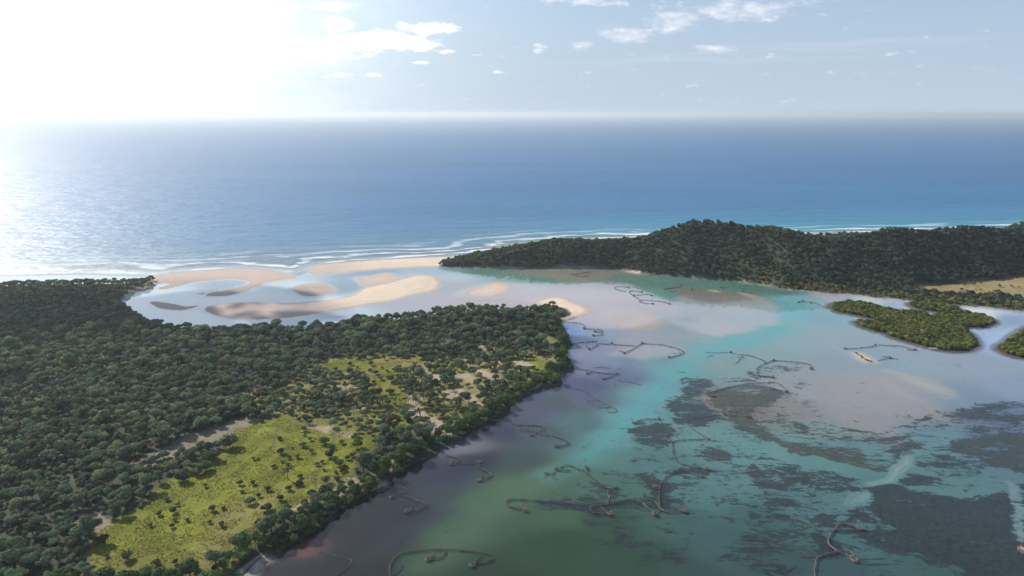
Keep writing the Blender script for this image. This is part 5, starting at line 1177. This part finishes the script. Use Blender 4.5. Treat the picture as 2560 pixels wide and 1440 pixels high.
 ('faint thin fish trap crossing the channel above the pear shaped loop', [z4([(2290, 850), (2290, 825), (2380, 835), (2460, 862), (2540, 895)])], z4([(2190, 800)]), [z4([(1930, 800), (2060, 805), (2190, 802), (2280, 825)]), z4([(1950, 848), (2020, 828)]), z4([(2240, 910), (2290, 860), (2320, 848)])]),
 ('drowned looping fish trap at the upper left end of the dark weed patch', [z4([(1800, 1065), (1720, 1058), (1690, 1070), (1685, 1095), (1700, 1112)])], [], [z4([(1700, 1112), (1750, 1090)]), z4([(1810, 1065), (1930, 1075), (2050, 1140), (2080, 1170)])]),
 ('sunken fish trap line angling over the pale streaks off the headland', [], [], [z4([(500, 1130), (620, 1165), (740, 1190), (840, 1270), (960, 1330), (1050, 1375), (1040, 1395), (960, 1400)])]),
 ('short sunken fish trap line between the headland trap and the turquoise channel', [], [], [z4([(1050, 1080), (1180, 1100), (1280, 1125)])]),
]
for tdef in TR: trap(tdef[0], [f for f in tdef[1] if f], [b for b in tdef[2]], [f for f in tdef[3] if f])

def basket_alone(px, py, label):
    x, y = at(px, py); e = empty('basket', (x, y, 0)); tag(e, label, 'basket'); rng = np.random.default_rng(4)
    an = np.linspace(0, 6.283, 15); V, F = stakes(np.stack([1.3 * np.cos(an), 1.3 * np.sin(an)], 1), 1.3, rng, .5, .08, .08)
    tag(mesh_obj('stakes', V, F, M_REED, e), kind='stuff')
    bm = bmesh.new(); bmesh.ops.create_uvsphere(bm, u_segments=14, v_segments=7, radius=1.15)
    for v in bm.verts: v.co.z = v.co.z * .55 + .55; v.co *= 1 + .08 * math.sin(v.co.x * 9 + v.co.y * 7)
    me = bpy.data.meshes.new('lid'); bm.to_mesh(me); bm.free(); o = bpy.data.objects.new('lid', me); me.materials.append(mat_plain('straw', (.42, .33, .27))); COL.objects.link(o); o.parent = e
basket_alone(2556, 1377, 'pale reddish round trap basket at the right edge over the dark weed')

def boat(px, py, length, rz, label):
    x, y = at(px, py); e = empty('boat', (x, y, .05)); e.rotation_euler = (0, 0, rz); tag(e, label, 'boat')
    mw = mat_plain('white_paint', (.8, .8, .78), .4, 2, .05); mi = mat_plain('boat_inside', (.45, .44, .42), .8)
    n = 11; V = []
    for i in range(n):
        t = i / (n - 1); xx = (t - .5) * length; w = .62 * math.sin(math.pi * min(1, .08 + t * .92)) ** .55 * (1 if t < .5 else 1 - .85 * ((t - .5) / .5) ** 2.4) + .02; zb = -.12 + .35 * max(0, t - .6) ** 2 * 4; zt = .42 + .28 * t * t
        V += [(xx, -w, zt), (xx, -w * .7, zb), (xx, 0, zb - .06), (xx, w * .7, zb), (xx, w, zt), (xx, w * .86, zt - .03), (xx, w * .55, zb + .1), (xx, -w * .55, zb + .1), (xx, -w * .86, zt - .03)]
    F = []
    for i in range(n - 1):
        for k in range(9):
            a = i * 9 + k; b = i * 9 + (k + 1) % 9; F.append((a, b, b + 9, a + 9))
    mesh_obj('hull', V, F, mw, e)
    for k, q in enumerate((-.22, .08, .3)):
        s_ = q * length; w = .5 - .12 * max(0, q)
        P = [(s_ - .12, -w, .30), (s_ + .12, -w, .30), (s_ + .12, w, .30), (s_ - .12, w, .30)]; P += [(a, b, c + .04) for a, b, c in P]
        mesh_obj('bench', P, [(0, 3, 2, 1), (4, 5, 6, 7), (0, 1, 5, 4), (1, 2, 6, 5), (2, 3, 7, 6), (3, 0, 4, 7)], mi, e)
boat(2333, 872, 5.2, R(-25), 'small white boat moored against the near side of the large mangrove island')

def figure(px, py):
    """someone standing on the trap wall, a couple of pixels tall in the photograph"""
    x, y = at(px, py, .6); me = bpy.data.meshes.new('body'); bm = bmesh.new()
    pts = [(0, -.09, 0, .07), (0, -.10, .45, .085), (0, 0, .88, .16), (0, 0, 1.15, .15), (0, 0, 1.38, .17), (0, 0, 1.52, .06), (0, 0, 1.68, .105), (0, .09, 0, .07), (0, .10, .45, .085), (.05, .23, 1.36, .06), (.18, .27, 1.08, .045), (.05, -.23, 1.36, .06), (.2, -.25, 1.1, .045)]
    vs = [bm.verts.new(p[:3]) for p in pts]
    for a, b in ((0, 1), (1, 2), (2, 3), (3, 4), (4, 5), (5, 6), (7, 8), (8, 2), (4, 9), (9, 10), (4, 11), (11, 12)): bm.edges.new((vs[a], vs[b]))
    bm.to_mesh(me); bm.free(); o = bpy.data.objects.new('person', me); COL.objects.link(o); o.location = (x, y, .45)
    md = o.modifiers.new('skin', 'SKIN'); sv = me.skin_vertices[0].data
    for i, p in enumerate(pts): sv[i].radius = (p[3], p[3]); sv[i].use_root = (i == 2)
    o.modifiers.new('sub', 'SUBSURF').levels = 1; me.materials.append(mat_plain('white_clothes', (.72, .72, .72), .8, 3, .1))
    tag(o, 'person in white standing on the short straight trap wall', 'person')
figure(1523, 1246)

def grass_on_bar():
    rng = np.random.default_rng(21); P = world(z3([(885, 820), (930, 850), (975, 880), (1020, 895)]))
    for i in range(9):
        t = i / 8; x = np.interp(t, np.linspace(0, 1, 4), P[:, 0]) + rng.normal(0, .5); y = np.interp(t, np.linspace(0, 1, 4), P[:, 1]) + rng.normal(0, .4)
        s = rng.uniform(.35, .6)
        plant('low_shrub', 'mangrove', int(rng.integers(5)), x, y, .1, rng.random() * 6, s, s * .55, 'low green tuft growing along the little sandbar near the thin walled trap', 'shrub', 'tufts on the little sandbar', 'foliage', 'stem')
    # dune grass patch on the sandy point
    P = world(z4([(500, 385), (560, 390), (590, 430), (540, 455), (510, 440)]))
    for i in range(12):
        w = rng.dirichlet(np.ones(5)); x, y = (P * w[:, None]).sum(0) + rng.normal(0, 1.2, 2)
        s = rng.uniform(.3, .5); z = float(height(np.array([x]), np.array([y]))[0])
        plant('low_shrub', 'fringe', int(rng.integers(4)), x, y, z - .1, rng.random() * 6, s, s * .5, 'low dry shrub on the pale sand spit at the tip of the headland', 'shrub', 'low shrubs on the sand spit', 'foliage', 'stem')
grass_on_bar()

def cloud_bank():
    """the cumulus outside the frame whose shade lies on the far left forest and bars"""
    x, y = at(210, 770, 5.0); t = 900
    c = Vector((x, y, 5)) + sdir * t
    rng = np.random.default_rng(31); bm = bmesh.new()
    for i in range(46):
        a = rng.uniform(-1, 1); u = rng.uniform(-1, 1)
        p = Vector((a * 165, u * 60, 0)); r = rng.uniform(28, 55) * (1 - .35 * abs(a))
        M = Matrix.Translation(p + Vector((0, 0, rng.uniform(-8, 16)))) @ Matrix.Diagonal((r, r, r * .6, 1))
        bmesh.ops.create_icosphere(bm, subdivisions=3, radius=1, matrix=M)
    for v in bm.verts:
        n = fbm(np.array([v.co.x]), np.array([v.co.y + v.co.z * 1.7]), 26, 4)[0] - .5
        v.co += v.co.normalized() * n * 26
    me = bpy.data.meshes.new('cloud'); bm.to_mesh(me); bm.free()
    for p in me.polygons: p.use_smooth = True
    o = bpy.data.objects.new('cloud', me); COL.objects.link(o); o.location = c; o.rotation_euler = (0, 0, R(12))
    m, tt = newmat('cloud'); out = tt.n('ShaderNodeOutputMaterial')
    d = tt.n('ShaderNodeBsdfDiffuse', {'Color': rgb(.92, .92, .93)}); q = tt.n('ShaderNodeBsdfTranslucent', {'Color': rgb(.9, .9, .9)})
    mx = tt.n('ShaderNodeMixShader', {0: .35, 1: d.outputs[0], 2: q.outputs[0]})
    tt.t.links.new(tt.n('ShaderNodeMixShader', {0: .93, 1: mx.outputs[0], 2: tt.n('ShaderNodeBsdfTransparent').outputs[0]}).outputs[0], out.inputs[0]); me.materials.append(m)
    tag(o, kind='structure')
cloud_bank()
